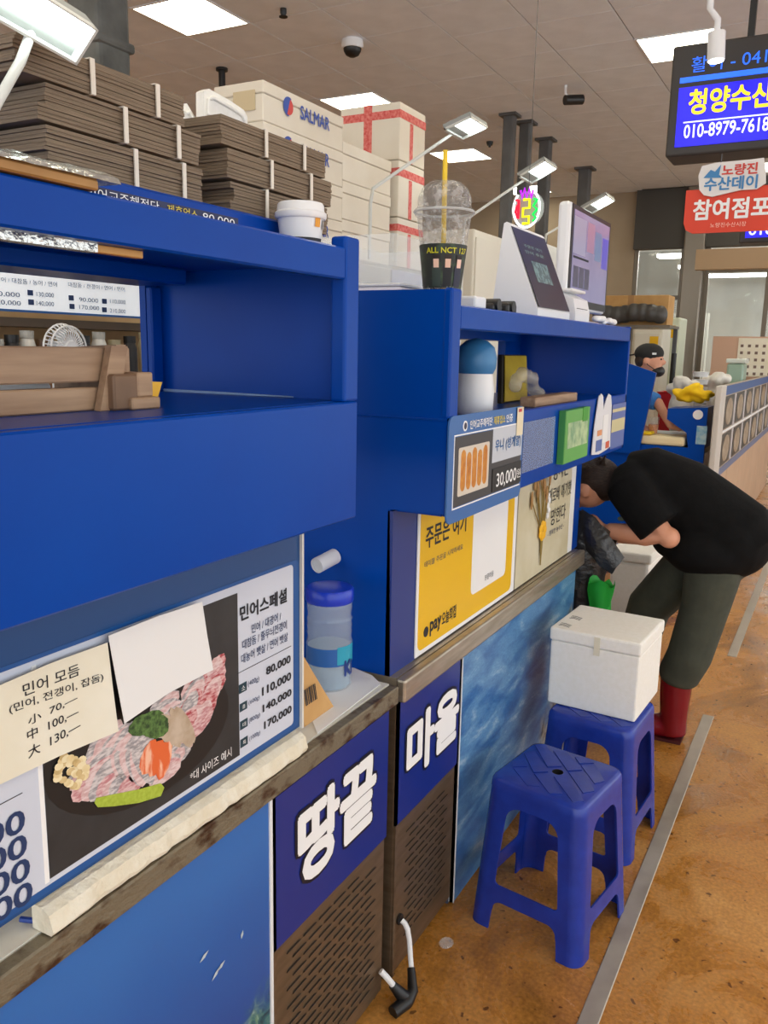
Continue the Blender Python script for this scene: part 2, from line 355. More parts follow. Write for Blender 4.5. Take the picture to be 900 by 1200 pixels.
# ================================================================== COUNTER ROW
FY = .865                                     # front plane of the counter
CT = .845                                     # counter top height
RUST = mat('rusted_steel_edge', (128, 118, 98), .5, .4, rgb2=(70, 44, 24), scale=22, lo=.50, hi=.66, detail=8, stretch=(1, 1, 2), bump=.3)
BROWNSTEEL = mat('warm_cooler_steel', (140, 120, 98), .38, .75, rgb2=(122, 102, 80), scale=5, stretch=(1, 1, 6), rvar=.15)
def poster_material(kind):
    m = bpy.data.materials.new('poster_'+kind); m.use_nodes = True; nt = m.node_tree; b = nt.nodes['Principled BSDF']; N = nt.nodes.new; L = nt.links.new
    tc = N('ShaderNodeTexCoord'); sp = N('ShaderNodeSeparateXYZ'); L(tc.outputs['Object'], sp.inputs[0]); b.inputs['Roughness'].default_value = .32
    def noise(sc, det, st=(1, 1, 1), rot=0, dist=0):
        mp = N('ShaderNodeMapping'); mp.inputs['Scale'].default_value = st; mp.inputs['Rotation'].default_value = (0, rot, 0); L(tc.outputs['Object'], mp.inputs[0])
        n = N('ShaderNodeTexNoise'); n.inputs['Scale'].default_value = sc; n.inputs['Detail'].default_value = det; n.inputs['Distortion'].default_value = dist; L(mp.outputs[0], n.inputs['Vector']); return n.outputs['Fac']
    def ramp(fac, stops):
        r = N('ShaderNodeValToRGB'); e = r.color_ramp.elements; e[0].position, e[0].color = stops[0][0], lin(stops[0][1]); e[1].position, e[1].color = stops[-1][0], lin(stops[-1][1])
        for s in stops[1:-1]: e.new(s[0]).color = lin(s[1])
        L(fac, r.inputs[0]); return r.outputs[0]
    def math_(op, a, b_, c=None):
        n = N('ShaderNodeMath'); n.operation = op
        for i, v in enumerate((a, b_, c)):
            if v is None: continue
            if isinstance(v, (int, float)): n.inputs[i].default_value = v
            else: L(v, n.inputs[i])
        return n.outputs[0]
    def mix(f, a, c):
        n = N('ShaderNodeMixRGB'); L(f, n.inputs[0]); L(a, n.inputs[1]); L(c, n.inputs[2]); return n.outputs[0]
    z = sp.outputs['Z']; x = sp.outputs['X']
    if kind == 'underwater':                  # local z 0..0.80, x 0..1.8 (photo shows 0.9..1.5)
        g = math_('ADD', math_('MULTIPLY', z, 1.2), math_('MULTIPLY', noise(3, 2), .25))
        base = ramp(g, [(.15, (34, 56, 122)), (.55, (38, 74, 150)), (.8, (36, 92, 170)), (1.0, (46, 108, 184))])
        reef = ramp(noise(26, 6, dist=1.5), [(.35, (20, 48, 66)), (.5, (52, 104, 112)), (.62, (112, 150, 120)), (.75, (176, 196, 190))])
        line = math_('SUBTRACT', math_('MULTIPLY_ADD', x, .25, -.03), z)
        f = math_('MULTIPLY_ADD', math_('ADD', line, math_('MULTIPLY', noise(14, 4), .22)), 14, -.9)
        fc = N('ShaderNodeClamp'); L(f, fc.inputs[0])
        L(mix(fc.outputs[0], base, reef), b.inputs['Base Color'])
    elif kind == 'sea':                       # local x 0..1.15, z 0..0.8
        n = noise(5, 8, (1, 1, 3.2), R(38), .6); n2 = noise(60, 3, (1, 1, 3), R(40))
        base = ramp(math_('MULTIPLY_ADD', n2, .25, math_('MULTIPLY', n, .8)), [(.28, (36, 78, 138)), (.45, (58, 112, 170)), (.6, (98, 148, 192)), (.76, (180, 204, 220))])
        rock = ramp(noise(20, 6, dist=1), [(.35, (36, 48, 62)), (.5, (110, 104, 96)), (.6, (170, 168, 160)), (.72, (96, 140, 166))])
        dd = math_('ADD', math_('MULTIPLY_ADD', x, 1.0, -.82), math_('MULTIPLY', math_('SUBTRACT', .35, z), .9))
        f = math_('MULTIPLY_ADD', math_('ADD', dd, math_('MULTIPLY', noise(9, 5), .5)), 9, -2.6)
        fc = N('ShaderNodeClamp'); L(f, fc.inputs[0])
        L(mix(fc.outputs[0], base, rock), b.inputs['Base Color'])
    return m
# --- cooler cabinets with lettered panels
def cooler(x0, x1, label, word, wl, wr, signz, lip_mat):
    t = thing('cooler_cabinet', label, 'cabinet', (x0, FY, 0), 'under-counter coolers')
    mesh_obj('body', MB().box(x0, x1, FY+.003, FY+.55, .03, .784), BROWNSTEEL, t)
    mesh_obj('side_edge', MB().box(x0+.002, x0+.012, FY-.004, FY+.003, .03, .784), BROWNSTEEL, t)
    mesh_obj('plinth', MB().box(x0+.02, x1-.02, FY+.03, FY+.53, 0, .03), DARK, t)
    s = rect(t, 'name_panel', (x0+.002, signz), (x1-.002, .784), FY-.004, .006, mat('navy_sign_vinyl', (24, 44, 128), .3))
    # black outlined white letters
    a = U(*wl, 'y', FY); b = U(*wr, 'y', FY)
    text_abs(s, word, (a.x, FY-.0055, a.z), (b.x-a.x, 0, 0), (0, 0, b.z-a.z), mat('letter_outline', (14, 16, 34), .4), .068, name='letter_outline')
    text_abs(s, word, (a.x+.008, FY-.0068, a.z+.008), (b.x-a.x-.016, 0, 0), (0, 0, b.z-a.z-.016), INKW, .042)
    return t
c1x0, c1x1 = 1.178, 1.645
c2x0, c2x1 = 1.690, 2.068
ca = cooler(c1x0, c1x1, 'steel cooler cabinet lettered in white, nearest to the underwater poster', '땅끝', (343, 1053), (441, 868), .458, RUST)
cb = cooler(c2x0, c2x1, 'steel cooler cabinet lettered in white, next to the sea poster', '마을', (471, 926), (538, 793), .458, BROWNSTEEL)
SLOT = mat('louvre_shadow', (30, 22, 16), .8)
def louvres(t, x0, cols, z0, rows, dx, dz, ln, skip):
    src = None
    for r in range(rows):
        for c in range(cols):
            if skip(r, c): continue
            x = x0+c*dx+(r % 2)*dx*.35; z = z0+r*dz
            if src is None:
                mb = MB().prism([(0, 0, 0), (ln, 0, 0), (ln, -.003, .0055), (0, -.003, .0055)], (0, .001, .001))
                src = mesh_obj('louvre', mb, SLOT, t, local=True); src.location = Vector((x, FY+.0028, z))-t.location
            else: child_copy(src, t, Vector((x, FY+.0028, z))-t.location)
louvres(ca, 1.235, 6, .07, 17, .060, .0215, .046, lambda r, c: r > 15 and c > 4)
louvres(cb, 1.765, 4, .10, 15, .062, .0215, .046, lambda r, c: False)
# filler strip between the two coolers
solo('filler_strip', MB().box(c1x1, c2x0, FY+.03, FY+.5, 0, .80), DARK, 'dark recessed filler between the two cooler cabinets', 'filler')
# poster panels left and right of the coolers
pl = MB().box(0, 1.575, 0, .012, 0, .79)
o = mesh_obj('underwater_poster', pl, poster_material('underwater')); o.location = (-.4, FY-.002, .01); tag(o, 'glossy blue underwater poster panel below the menu board', 'poster')
mesh_obj('edge_trim', MB().box(1.570, 1.5785, -.003, .013, 0, .79), WHITE, o, local=True)
FISH = mat('printed_fish_silver', (190, 206, 214), .4)
for a, b_ in (((232, 1128), (243, 1112)), ((246, 1150), (257, 1130)), ((253, 1138), (262, 1124)), ((281, 1100), (283, 1089))):
    pa = U(*a, 'y', FY); pb = U(*b_, 'y', FY); d = pb-pa; nn = Vector((-d.z, 0, d.x)).normalized()*.004
    mb = MB(); yy = FY-.0035
    mb.add([(pa.x, yy, pa.z), ((pa+pb).x/2+nn.x, yy, (pa+pb).z/2+nn.z), (pb.x, yy, pb.z), ((pa+pb).x/2-nn.x, yy, (pa+pb).z/2-nn.z)], [(0, 1, 2, 3)])
    mesh_obj('printed_fish', mb, FISH, o)
sx0, sx1 = 2.078, 3.21
o = mesh_obj('sea_poster', MB().box(0, sx1-sx0, 0, .012, 0, .785), poster_material('sea')); o.location = (sx0, FY-.004, .005); tag(o, 'blue sea and surf poster panel behind the two stools', 'poster')
o = mesh_obj('edge_trim', MB().box(0, .005, -.002, .014, 0, .785), WHITE, o, local=True)
# bodies behind the posters
solo('stall_counter', MB().box(-.4, c1x0-.002, FY+.012, 1.42, 0, .80), mat('base_board', (60, 70, 90), .7), 'plain counter base behind the underwater poster', 'counter')
solo('stall_counter', MB().box(c2x1+.004, 3.2, FY+.010, 1.42, 0, .785), MATS['base_board'], 'plain counter base behind the sea poster', 'counter')
# tops
t = thing('worktop', 'white topped counter slab with a rusty steel front edge under the menu board', 'worktop', (.6, FY, .80))
mesh_obj('top_sheet', MB().box(-.4, c1x1+.01, FY+.004, 1.45, .805, CT), mat('white_worktop', (226, 224, 214), .4, rgb2=(205, 200, 186), scale=7), t)
mesh_obj('steel_edge', MB().rbox(-.4, c1x1+.012, FY-.022, FY+.004, .800, CT-.002, .003, 1), RUST, t)
t = thing('worktop', 'steel edged counter slab under the yellow order poster', 'worktop', (2.4, FY, .79))
mesh_obj('top_sheet', MB().box(c2x0+.004, 3.26, FY+.004, 1.45, .79, CT), STEEL, t)
mesh_obj('steel_edge', MB().rbox(c2x0, 3.27, FY-.022, FY+.004, .786, CT, .006, 2), STEEL, t)
# cable at the foot
t = thing('power_cable', 'white power cable wrapped in black tape between the coolers', 'cable', (1.66, .84, 0))
mesh_obj('cord', MB().tube([(1.735, FY-.006, .17), (1.735, .850, .165), (1.736, .842, .150), (1.736, .836, .12), (1.734, .832, .09), (1.72, .82, .05)], .007, 10).sm(), WHITE, t)
mesh_obj('cord', MB().tube([(1.625, FY-.006, .10), (1.63, .845, .085), (1.64, .83, .06)], .008, 10).sm(), WHITE, t)
mesh_obj('tape_wrap', MB().tube([(1.722, .822, .055), (1.69, .80, .02), (1.655, .80, .016), (1.61, .815, .012)], [.010, .014, .018, .016], 10).sm(), BLACK, t)
mesh_obj('tape_wrap', MB().tube([(1.638, .832, .062), (1.65, .815, .035), (1.66, .805, .02)], [.011, .016, .016], 10).sm(), BLACK, t)
mesh_obj('grommet', MB().tube([(1.735, FY+.0028, .172), (1.735, FY-.004, .172)], .014, 14), BLACK, t)
# --- menu board
MY = .87
def mx(px, py): return U(px, py, 'y', MY)
t = thing('menu_board', 'acrylic menu board with sashimi photo and price list standing on the counter', 'menu', (.8, MY, .885))
TEAL = mat('teal_backing', (8, 70, 128), .35); MBLUE = mat('menu_border_blue', (16, 82, 150), .35)
mR = mx(351, 750).x
rect(t, 'backing', (-.2, .888), (mR, 1.31), MY, .004, TEAL, .0)
rect(t, 'border', (-.2, .893), (mR-.004, 1.228), MY-.0006, .0006, MBLUE, .012)
zt = 1.222; zbm = mx(343, 832).z; xr = mx(343, 832).x
sheet = rect(t, 'sheet', (-.2, .9035), (xr, zt), MY-.0014, .0008, mat('menu_sheet', (206, 212, 226), .45), .008)
xb0 = mx(58, 1036).x; xb1 = mx(280, 888).x
photo = rect(t, 'photo_ground', (xb0, .9115), (xb1, zt-.014), MY-.0020, .0006, mat('slate_print', (38, 38, 40), .5, rgb2=(48, 48, 50), scale=20))
rect(t, 'divider', (xb0-.008, .908), (xb0-.001, zt-.006), MY-.0020, .0006, INKW)
rect(t, 'clear_end_strip', (mR, .885), (mR+.006, 1.31), MY-.006, .016, mat('cloudy_acrylic', (222, 220, 214), .3))
TY = MY-.0024
def mt(body, bl, tr, m=INK, bold=.012, h=None):
    if h is None: return text_box(t, body, bl, tr, 'y', MY, m, bold, off=(0, -.0024, 0))
    a = mx(*bl); b = mx(*tr); return text_abs(t, body, (a.x, MY-.0024, a.z), (b.x-a.x, 0, 0), (0, 0, h), m, bold)
mt('민어스페셜', (280, 729), (335, 688), INK, .03)
mt('민어 / 대광어 /', (293.7, 742.5), (328, 722.7), NAVY, .006, .017)
mt('대참돔 / 줄무늬전갱이', (282.7, 761.5), (334.8, 729.7), NAVY, .006, .017)
mt('대농어 뱃살 / 연어 뱃살', (281.5, 778), (336, 739.5), NAVY, .006, .017)
a = mx(277, 792); b = mx(340, 755); rect(t, 'rule', (a.x, (a.z+b.z)/2), (b.x, (a.z+b.z)/2+.001), TY, .0004, INK)
for s, bl, tr in (('80,000', (310.7, 792.7), (339.4, 766.6)), ('110,000', (306, 817), (340, 786.4)), ('140,000', (306.7, 836), (340.4, 806)), ('170,000', (308.4, 855.8), (340.6, 825.4))): mt(s, bl, tr, INK, .03)
for s, g, bl, tr in (('소', '(400g)', (279.2, 813.3), (288, 797.9)), ('중', '(600g)', (280, 834.7), (288.5, 820.3)), ('대', '(800g)', (280.4, 855.8), (289, 840.6)), ('특', '(1000g)', (280.8, 876.8), (289.2, 861.6))):
    a = mx(*bl); b = mx(*tr); rect(t, 'size_tag', (a.x, a.z), (b.x, b.z), TY+.0003, .0004, mat('dark_teal_ink', (20, 58, 72), .5))
    text_abs(t, s, (a.x+.006, TY-.0006, a.z+.004), (b.x-a.x-.012, 0, 0), (0, 0, b.z-a.z-.008), INKW, .0)
    mt(g, (bl[0]+10.2, bl[1]-7.5), (tr[0]+14.5, tr[1]-6.5), NAVY, 0)
mt('*대 사이즈 예시', (221.7, 916.6), (270, 880.7), INKW, .0, .017)
for k, (px, py) in enumerate(((27, 945), (29.5, 973.5), (33, 1001), (36, 1028.5))):
    tr = mx(px, py); h = .036; text_abs(t, '80,000', (tr.x-.165, TY, tr.z-h), (.165, 0, 0), (0, 0, h), NAVY, .02)
a = mx(25, 929); rect(t, 'rule', (a.x-.2, a.z), (a.x, a.z+.001), TY, .0004, INK)
# printed dish (flat print)
def blob(parent, name, m, poly, lay):
    mb = MB(); mb.add([mx(*p)+Vector((0, -.0024-lay*.0003, 0)) for p in poly], [tuple(range(len(poly)))]); return mesh_obj(name, mb, m, parent)
def oval(cx, cy, rx, ry, ang, n=16):
    c, s = math.cos(R(ang)), math.sin(R(ang))
    return [(cx+rx*math.cos(2*math.pi*k/n)*c-ry*math.sin(2*math.pi*k/n)*s, cy+rx*math.cos(2*math.pi*k/n)*s+ry*math.sin(2*math.pi*k/n)*c) for k in range(n)]
PLATE = mat('plate_print', (20, 20, 22), .4); blob(t, 'printed_plate', PLATE, oval(158, 868, 122, 68, -33, 28), 0)
PK = [mat('sashimi_print_%d' % i, c, .5, rgb2=c2, scale=90, lo=.4, hi=.6, stretch=(1, 1, 3)) for i, (c, c2) in enumerate((((206, 168, 168), (226, 204, 204)), ((192, 128, 134), (222, 190, 190)), ((150, 146, 150), (214, 206, 206)), ((170, 60, 70), (218, 170, 170))))]
GREENP = mat('garnish_print', (34, 60, 24), .6, rgb2=(96, 132, 66), scale=140); SALM = mat('salmon_print', (226, 104, 52), .5, rgb2=(246, 190, 160), scale=60, stretch=(1, 1, .3), lo=.5, hi=.6)
CLAM = mat('pale_slice_print', (178, 156, 132), .5, rgb2=(202, 184, 164), scale=40); NUT = mat('nut_print', (224, 202, 148), .5, rgb2=(238, 222, 178), scale=50); WASABI = mat('wasabi_print', (158, 178, 50), .6, rgb2=(176, 196, 70), scale=160)
random.seed(3)
def slices(name, mats, n, path, rx, ry, ang, lay):
    par = MB()
    for k in range(n):
        f = k/max(1, n-1); i = f*(len(path)-1); a = int(min(i, len(path)-2)); g = i-a
        cx = path[a][0]*(1-g)+path[a+1][0]*g; cy = path[a][1]*(1-g)+path[a+1][1]*g
        blob(t, name, mats[k % len(mats)], oval(cx+random.uniform(-2, 2), cy+random.uniform(-2, 2), rx*random.uniform(.85, 1.1), ry*random.uniform(.9, 1.1), ang+random.uniform(-12, 12), 10), lay+k*.15)
slices('printed_slice', [PK[2], PK[0]], 7, [(120, 872), (160, 872)], 30, 13, -55, 1)
slices('printed_slice', [PK[1], PK[0], PK[2]], 9, [(96, 905), (105, 900), (125, 905)], 30, 10, -48, 2.2)
slices('printed_slice', [PK[0], PK[2]], 6, [(140, 900), (165, 895)], 26, 10, 70, 3.8)
slices('printed_slice', [PK[3], PK[0], PK[1]], 9, [(248, 788), (246, 815), (232, 848)], 26, 9, -62, 1)
slices('printed_slice', [PK[0], PK[3], PK[2]], 9, [(226, 800), (222, 825), (206, 862)], 26, 9, -55, 2)
slices('printed_slice', [PK[0], PK[2], PK[1]], 7, [(205, 880), (190, 905)], 22, 9, -40, 1.5)
slices('printed_slice', [PK[2], PK[0]], 6, [(190, 825), (200, 845)], 24, 10, -40, 1.2)
slices('printed_slice', [PK[1], PK[0], PK[2]], 7, [(98, 922), (150, 918)], 22, 10, -50, 3.2)
slices('printed_slice', [CLAM], 7, [(192, 856), (216, 850)], 26, 7, 58, 4.8)
slices('printed_slice', [SALM], 4, [(172, 885), (190, 890)], 22, 8, 115, 5.8)
slices('printed_garnish', [GREENP], 9, [(162, 850), (178, 842), (180, 855)], 16, 10, -25, 4.5)
slices('printed_nut', [NUT, mat('nut_print_shade', (196, 168, 112), .5, rgb2=(222, 198, 146), scale=50), mat('nut_print_light', (240, 226, 186), .5)], 34, [(70, 895), (95, 890), (78, 905), (98, 905), (85, 922), (64, 908), (72, 885), (96, 898)], 6, 4, -40, 4)
blob(t, 'printed_wasabi', WASABI, [(110, 934), (130, 930), (160, 924), (186, 917), (190, 922), (186, 932), (160, 940), (130, 944), (112, 945), (108, 940)], 7)
# papers taped over it
def paper(pix, m, label, yoff):
    o = quad_px(None, 'paper_note', pix, 'y', MY-yoff, .0006, m); return tag(o, label, 'note')
n1 = paper([(-30, 818), (0, 803), (60, 777), (126, 753), (132, 803), (139, 857), (70, 886), (3, 918), (-30, 932)], CREAM, 'cream paper note handwritten with fish prices taped over the menu', .012)
for s, bl, br, tl in (('민어 모듬', (27, 817), (93, 791), (26, 802)), ('(민어, 전갱이, 잡돔)', (11, 838), (121, 798.5), (10, 826)), ('小  70,—', (33, 851), (90.5, 822), (32.5, 840)), ('中  100,—', (32, 869), (92, 839), (31, 856)), ('大  130,—', (33, 890), (94, 855), (32.5, 876))):
    text_aff(n1, s, bl, br, tl, 'y', MY-.012, INK, .004, off=(0, -.0006, 0))
paper([(127, 745), (185, 722), (237, 705), (243, 745), (250, 785), (198, 812), (146, 848), (136, 795)], PAPER, 'blank white sheet taped over the middle of the menu photo', .014)
# foam strip below the menu
fm = MB(); prof = []
for k in range(40):
    x = .665+(1.275-.665)*k/39; j = random.uniform(-.004, .003)
    prof.append([Vector((x, MY+.012, CT+.001)), Vector((x, FY-.016+j*.8, CT+.001)), Vector((x, FY-.019+j*1.3, CT+.010+j)), Vector((x, FY-.014+j*.6, CT+.030)), Vector((x, MY-.008, CT+.038)), Vector((x, MY+.012, CT+.038))])
fm.loft(prof); solo('foam_strip', fm, mat('aged_foam', (226, 216, 192), .85, rgb2=(236, 230, 212), scale=30, bump=.5, bscale=90), 'crumbly cream foam strip along the counter edge under the menu board', 'foam')
solo('blue_pen', MB().tube([U(24, 1077, 'z', CT+.006), U(50, 1080, 'z', CT+.006)], .004, 8), mat('pen_blue', (20, 60, 150), .4), 'short blue pen lying by the left end of the foam strip', 'pen')
# --- things on the counter between the shelves
pb = U(385, 800, 'z', CT); bx, by = 1.575, .985
t = thing('water_jar', 'clear plastic jar of water with a blue screw lid on the counter', 'jar', (bx, by, CT+.002))
BOT = mat('clear_bottle_plastic', (190, 206, 222), .06, alpha=.34, spec=.9); LIDB = mat('blue_lid_plastic', (24, 60, 196), .28)
pr = [(.048, 0), (.052, .006), (.053, .11), (.050, .125), (.0525, .132), (.050, .140), (.0525, .148), (.050, .156), (.0525, .164), (.049, .172), (.052, .19), (.052, .205), (.048, .212)]
mesh_obj('jar_body', MB().lathe(pr, (bx, by, CT+.002), 36).sm(), BOT, t)
mesh_obj('water', MB().lathe([(.046, .004), (.050, .01), (.050, .10)], (bx, by, CT+.002), 32).sm(), mat('water_fill', (190, 214, 230), .05, alpha=.5), t)
mesh_obj('screw_lid', MB().lathe([(.054, .205), (.0555, .208), (.0555, .232), (.052, .237), (.03, .239), (.0, .239)], (bx, by, CT+.002), 36).sm(), LIDB, t)
lb = MB(); rg = []
for z in (.062, .104):
    rg.append([Vector((bx+.0535*math.cos(R(a)), by+.0535*math.sin(R(a)), CT+.002+z)) for a in range(110, 320, 10)])
lb.loft(rg, False, False); mesh_obj('label_band', lb.sm(), mat('jar_label_blue', (36, 96, 170), .4), t)
lb = MB(); rg = [[Vector((bx+.0538*math.cos(R(a)), by+.0538*math.sin(R(a)), CT+.002+z)) for a in range(232, 320, 8)] for z in (.066, .108)]
lb.loft(rg, False, False); mesh_obj('label_corner', lb.sm(), mat('jar_label_aqua', (40, 160, 190), .4), t)
vs, fs = text_verts('Ki', .05); x1 = max(p.x for p in vs); y1 = max(p.y for p in vs)
tm = MB(); tm.add([Vector((bx+(.0545+p.z*4e-5)*math.cos(R(250+p.x/x1*34)), by+(.0545+p.z*4e-5)*math.sin(R(250+p.x/x1*34)), CT+.04+p.y/y1*.036)) for p in vs], fs); mesh_obj('lettering', tm, mat('jar_ink', (20, 56, 130), .4), t)
tc = U(393, 826, 'z', CT)
cx0 = U(357, 852, 'z', CT+.002); cx1 = U(391, 828, 'z', CT+.002)
top = U(357, 712, 'x', cx0.x)
t = thing('kraft_card', 'folded kraft cardboard piece with a barcode leaning behind the menu end', 'card', cx0)
cmb = MB(); dirx = (cx1-cx0); nrm = Vector((-dirx.y, dirx.x, 0)).normalized()*.004
tip = cx0+Vector((.004, .03, .165)); tip2 = cx0+dirx*.12+Vector((.004, .03, .165))
cmb.prism([cx0, cx1, tip2, tip], nrm); mesh_obj('card_sheet', cmb, CARDF, t)
for k in range(8):
    a = cx0+dirx*(.06+k*.05)+Vector((0, 0, .035))+(tip-cx0)*.05; mesh_obj('barcode_bar', MB().prism([a, a+dirx*(.018 if k % 3 else .032), a+dirx*(.018 if k % 3 else .032)+(tip-cx0)*.2, a+(tip-cx0)*.2], -nrm*.2), INK, t)
solo('paper_sheet', MB().prism([U(x, y, 'z', CT+.001) for x, y in ((372, 860), (446, 802), (436, 792), (412, 782), (372, 800), (360, 830))], (0, 0, .0015)), PAPER, 'white paper sheet lying under the water jar', 'paper')
pp = U(372, 656, 'x', 1.60); pq = Vector((1.688, 1.046, 1.122))
t = thing('pipe_stub', 'short white plastic pipe stub sticking out of the blue side panel', 'pipe', pq)
dv = Vector((-.055, .012, -.012)); mesh_obj('sleeve', MB().tube([pq+Vector((.008, 0, 0)), pq+dv], .019, 24, False).sm(), WHITE, t); mesh_obj('end_cap', MB().tube([pq+dv*.9, pq+dv*.92], .0185, 24), mat('pipe_cap', (222, 224, 228), .4), t)
solo('plastic_scrap', MB().ell(U(523, 1105, 'z', .006), (.025, .02, .006), 10, 6), GLASS, 'crumpled clear plastic scrap on the floor by the coolers', 'scrap')
# ================================================================== SHELF UNITS
UY = .757
# --- unit nearest to the camera
X1 = 1.30
t = thing('shelf_unit', 'glossy blue open shelf box with carton stacks on top, nearest the camera', 'shelf', (.6, 1.0, 1.317)); U1 = t
mesh_obj('front_panel', MB().rbox(-.4, X1, UY, UY+.02, 1.317, 1.527, .003, 1), BLUE, t)
mesh_obj('corner_post', MB().rbox(X1-.047, X1, UY-.001, UY+.03, 1.527, 1.803, .005, 2), BLUE, t)
mesh_obj('top_rail', MB().rbox(-.4, X1-.046, UY, UY+.022, 1.732, 1.784, .003, 1), BLUE, t)
mesh_obj('end_wall', MB().box(X1-.02, X1-.001, UY+.02, 1.235, 1.327, 1.775), BLUE, t)
mesh_obj('shelf_floor', MB().box(-.4, X1-.02, UY+.02, 1.235, 1.512, 1.528), BLUE, t)
mesh_obj('bottom_board', MB().box(-.4, X1-.02, UY+.02, 1.235, 1.32, 1.335), BLUE, t)
mesh_obj('top_board', MB().box(-.4, X1-.02, UY+.022, 1.235, 1.757, 1.772), BLUE, t)
mesh_obj('top_riser', MB().rbox(-.4, X1-.03, .858, 1.235, 1.772, 1.826, .004, 1), BLUE, t)
xw = U(166, 360, 'y', 1.215).x
mesh_obj('back_panel', MB().box(xw, X1-.02, 1.205, 1.22, 1.528, 1.757), BLUE, t)
mesh_obj('back_beam', MB().rbox(-.4, X1-.06, 1.09, 1.215, 1.728, 1.757, .004, 1), BLUE, t)
mesh_obj('back_skirt', MB().box(-.4, X1-.02, 1.20, 1.22, 1.335, 1.512), BLUE, t)
mesh_obj('corner_stile', MB().rbox(xw-.0, xw+.03, 1.19, 1.205, 1.528, 1.728, .003, 1), BLUE, t)
for x in (.3, 1.22): mesh_obj('support_post', MB().rbox(x-.02, x+.02, 1.13, 1.17, CT, 1.32, .003, 1), BLUE, t)
mesh_obj('caulk_bead', MB().tube([(X1-.022, 1.19, 1.530), (X1-.022, 1.03, 1.530), (X1-.022, .88, 1.530)], [.003, .0025, .001], 6), mat('pale_caulk', (150, 178, 216), .5), t)
# --- second unit
t = thing('shelf_unit', 'glossy blue open shelf box carrying the ordering tablet and monitor', 'shelf', (2.5, 1.0, CT)); U2 = t
XA, XB = 1.694, 3.412
side = [(XA, UY+.002, 1.257), (XA, UY+.002, 1.747), (XA, 1.30, 1.747), (XA, 1.30, CT), (XA, .888, CT), (XA, .897, 1.254)]
mesh_obj('side_panel', MB().prism(side, (.018, 0, 0)), BLUE, t)
mesh_obj('side_face_trim', MB().rbox(XA-.002, XA+.050, UY-.002, UY+.02, 1.47, 1.750, .006, 2), BLUE, t)
mesh_obj('side_seam', MB().tube([(XA-.0005, UY+.002, 1.468), (XA-.0005, 1.29, 1.468)], .003, 6), BLUE, t)
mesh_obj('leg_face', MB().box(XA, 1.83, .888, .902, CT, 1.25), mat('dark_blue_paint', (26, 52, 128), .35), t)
mesh_obj('back_board', MB().box(1.83, 3.29, .902, .918, CT, 1.25), BLUE, t)
mesh_obj('end_leg', MB().rbox(3.21, 3.295, .885, .902, CT, 1.25, .003, 1), BLUE, t)
mesh_obj('lower_front', MB().rbox(XA+.02, XB, UY, UY+.018, 1.247, 1.462, .003, 1), BLUE, t)
mesh_obj('top_rail', MB().rbox(XA+.05, XB, UY, UY+.018, 1.664, 1.716, .003, 1), BLUE, t)
mesh_obj('end_wall', MB().rbox(XB-.02, XB, UY, 1.30, 1.247, 1.72, .003, 1), BLUE, t)
mesh_obj('shelf_floor', MB().box(XA+.02, XB-.02, UY+.018, 1.22, 1.44, 1.455), BLUE, t)
mesh_obj('bottom_board', MB().box(XA+.02, XB-.02, UY+.018, 1.22, 1.247, 1.262), BLUE, t)
mesh_obj('top_board', MB().box(XA+.02, XB-.02, UY+.018, 1.30, 1.700, 1.716), BLUE, t)
yb2 = 1.20; xw2 = U(592, 420, 'y', yb2).x
mesh_obj('back_panel', MB().box(xw2, XB-.02, yb2, yb2+.016, 1.455, 1.70), BLUE, t)
mesh_obj('back_beam', MB().box(XA+.02, XB-.3, yb2-.08, yb2+.016, 1.655, 1.70), BLUE, t)
mesh_obj('back_skirt', MB().box(XA+.02, XB-.02, yb2, yb2+.016, 1.262, 1.44), BLUE, t)
# --- posters on the second unit
def ux(px, py, y=UY): return U(px, py, 'y', y)
# uni price card
a = ux(523, 613); b = ux(612, 483)
SB = mat('card_blue', (52, 104, 170), .4); zt_ = 1.476; zb_ = 1.232; xa_, xb_ = 1.688, 2.178; PY = UY-.006
t = thing('price_card', 'blue bordered price card with a tray of five orange sea urchin roe pieces', 'sign', (1.9, PY, zb_))
rect(t, 'card', (xa_, zb_), (xb_, zt_), PY, .004, SB, .022)
rect(t, 'dark_field', (xa_+.035, zb_+.036), (xb_-.015, zt_-.048), PY-.0008, .0008, mat('card_charcoal', (62, 60, 62), .5))
fr = MB()
zf0, zf1, xf0, xf1 = zb_+.034, zt_-.046, xa_+.032, xb_-.012
for q in ((xf0, xf1, zf1, zf1+.003), (xf0, xf1, zf0-.003, zf0), (xf0-.003, xf0, zf0-.003, zf1+.003)): fr.box(q[0], q[1], PY-.001, PY, q[2], q[3])
mesh_obj('frame_line', fr, INKW, t)
xm = ux(577, 520, PY).x; zm = ux(600, 549, PY).z+.0
rect(t, 'name_field', (xm, 1.345), (xb_-.012, zf1), PY-.0014, .0006, mat('card_grey', (196, 202, 212), .5))
rect(t, 'price_field', (xm+.004, zf0+.006), (xb_-.012, 1.330), PY-.003, .0022, BLACK)
tr = rect(t, 'tray', (xa_+.055, 1.290), (xm-.022, 1.402), PY-.0016, .0008, mat('tray_print', (214, 204, 190), .5), .006)
URO = mat('roe_print', (196, 118, 34), .5, rgb2=(216, 148, 56), scale=50)
wd = (xm-.022-xa_-.055)/5.6
for k in range(5):
    rect(t, 'roe_piece', (xa_+.055+wd*(.4+k), 1.300), (xa_+.055+wd*(1.2+k), 1.388+(.008 if k % 2 == 0 else 0)), PY-.0022, .0006, URO, .014)
def ct(body, x0, z0, x1, z1, m, bold=.015, dy=-.0022): return text_abs(t, body, (x0, PY+dy, z0), (x1-x0, 0, 0), (0, 0, z1-z0), m, bold)
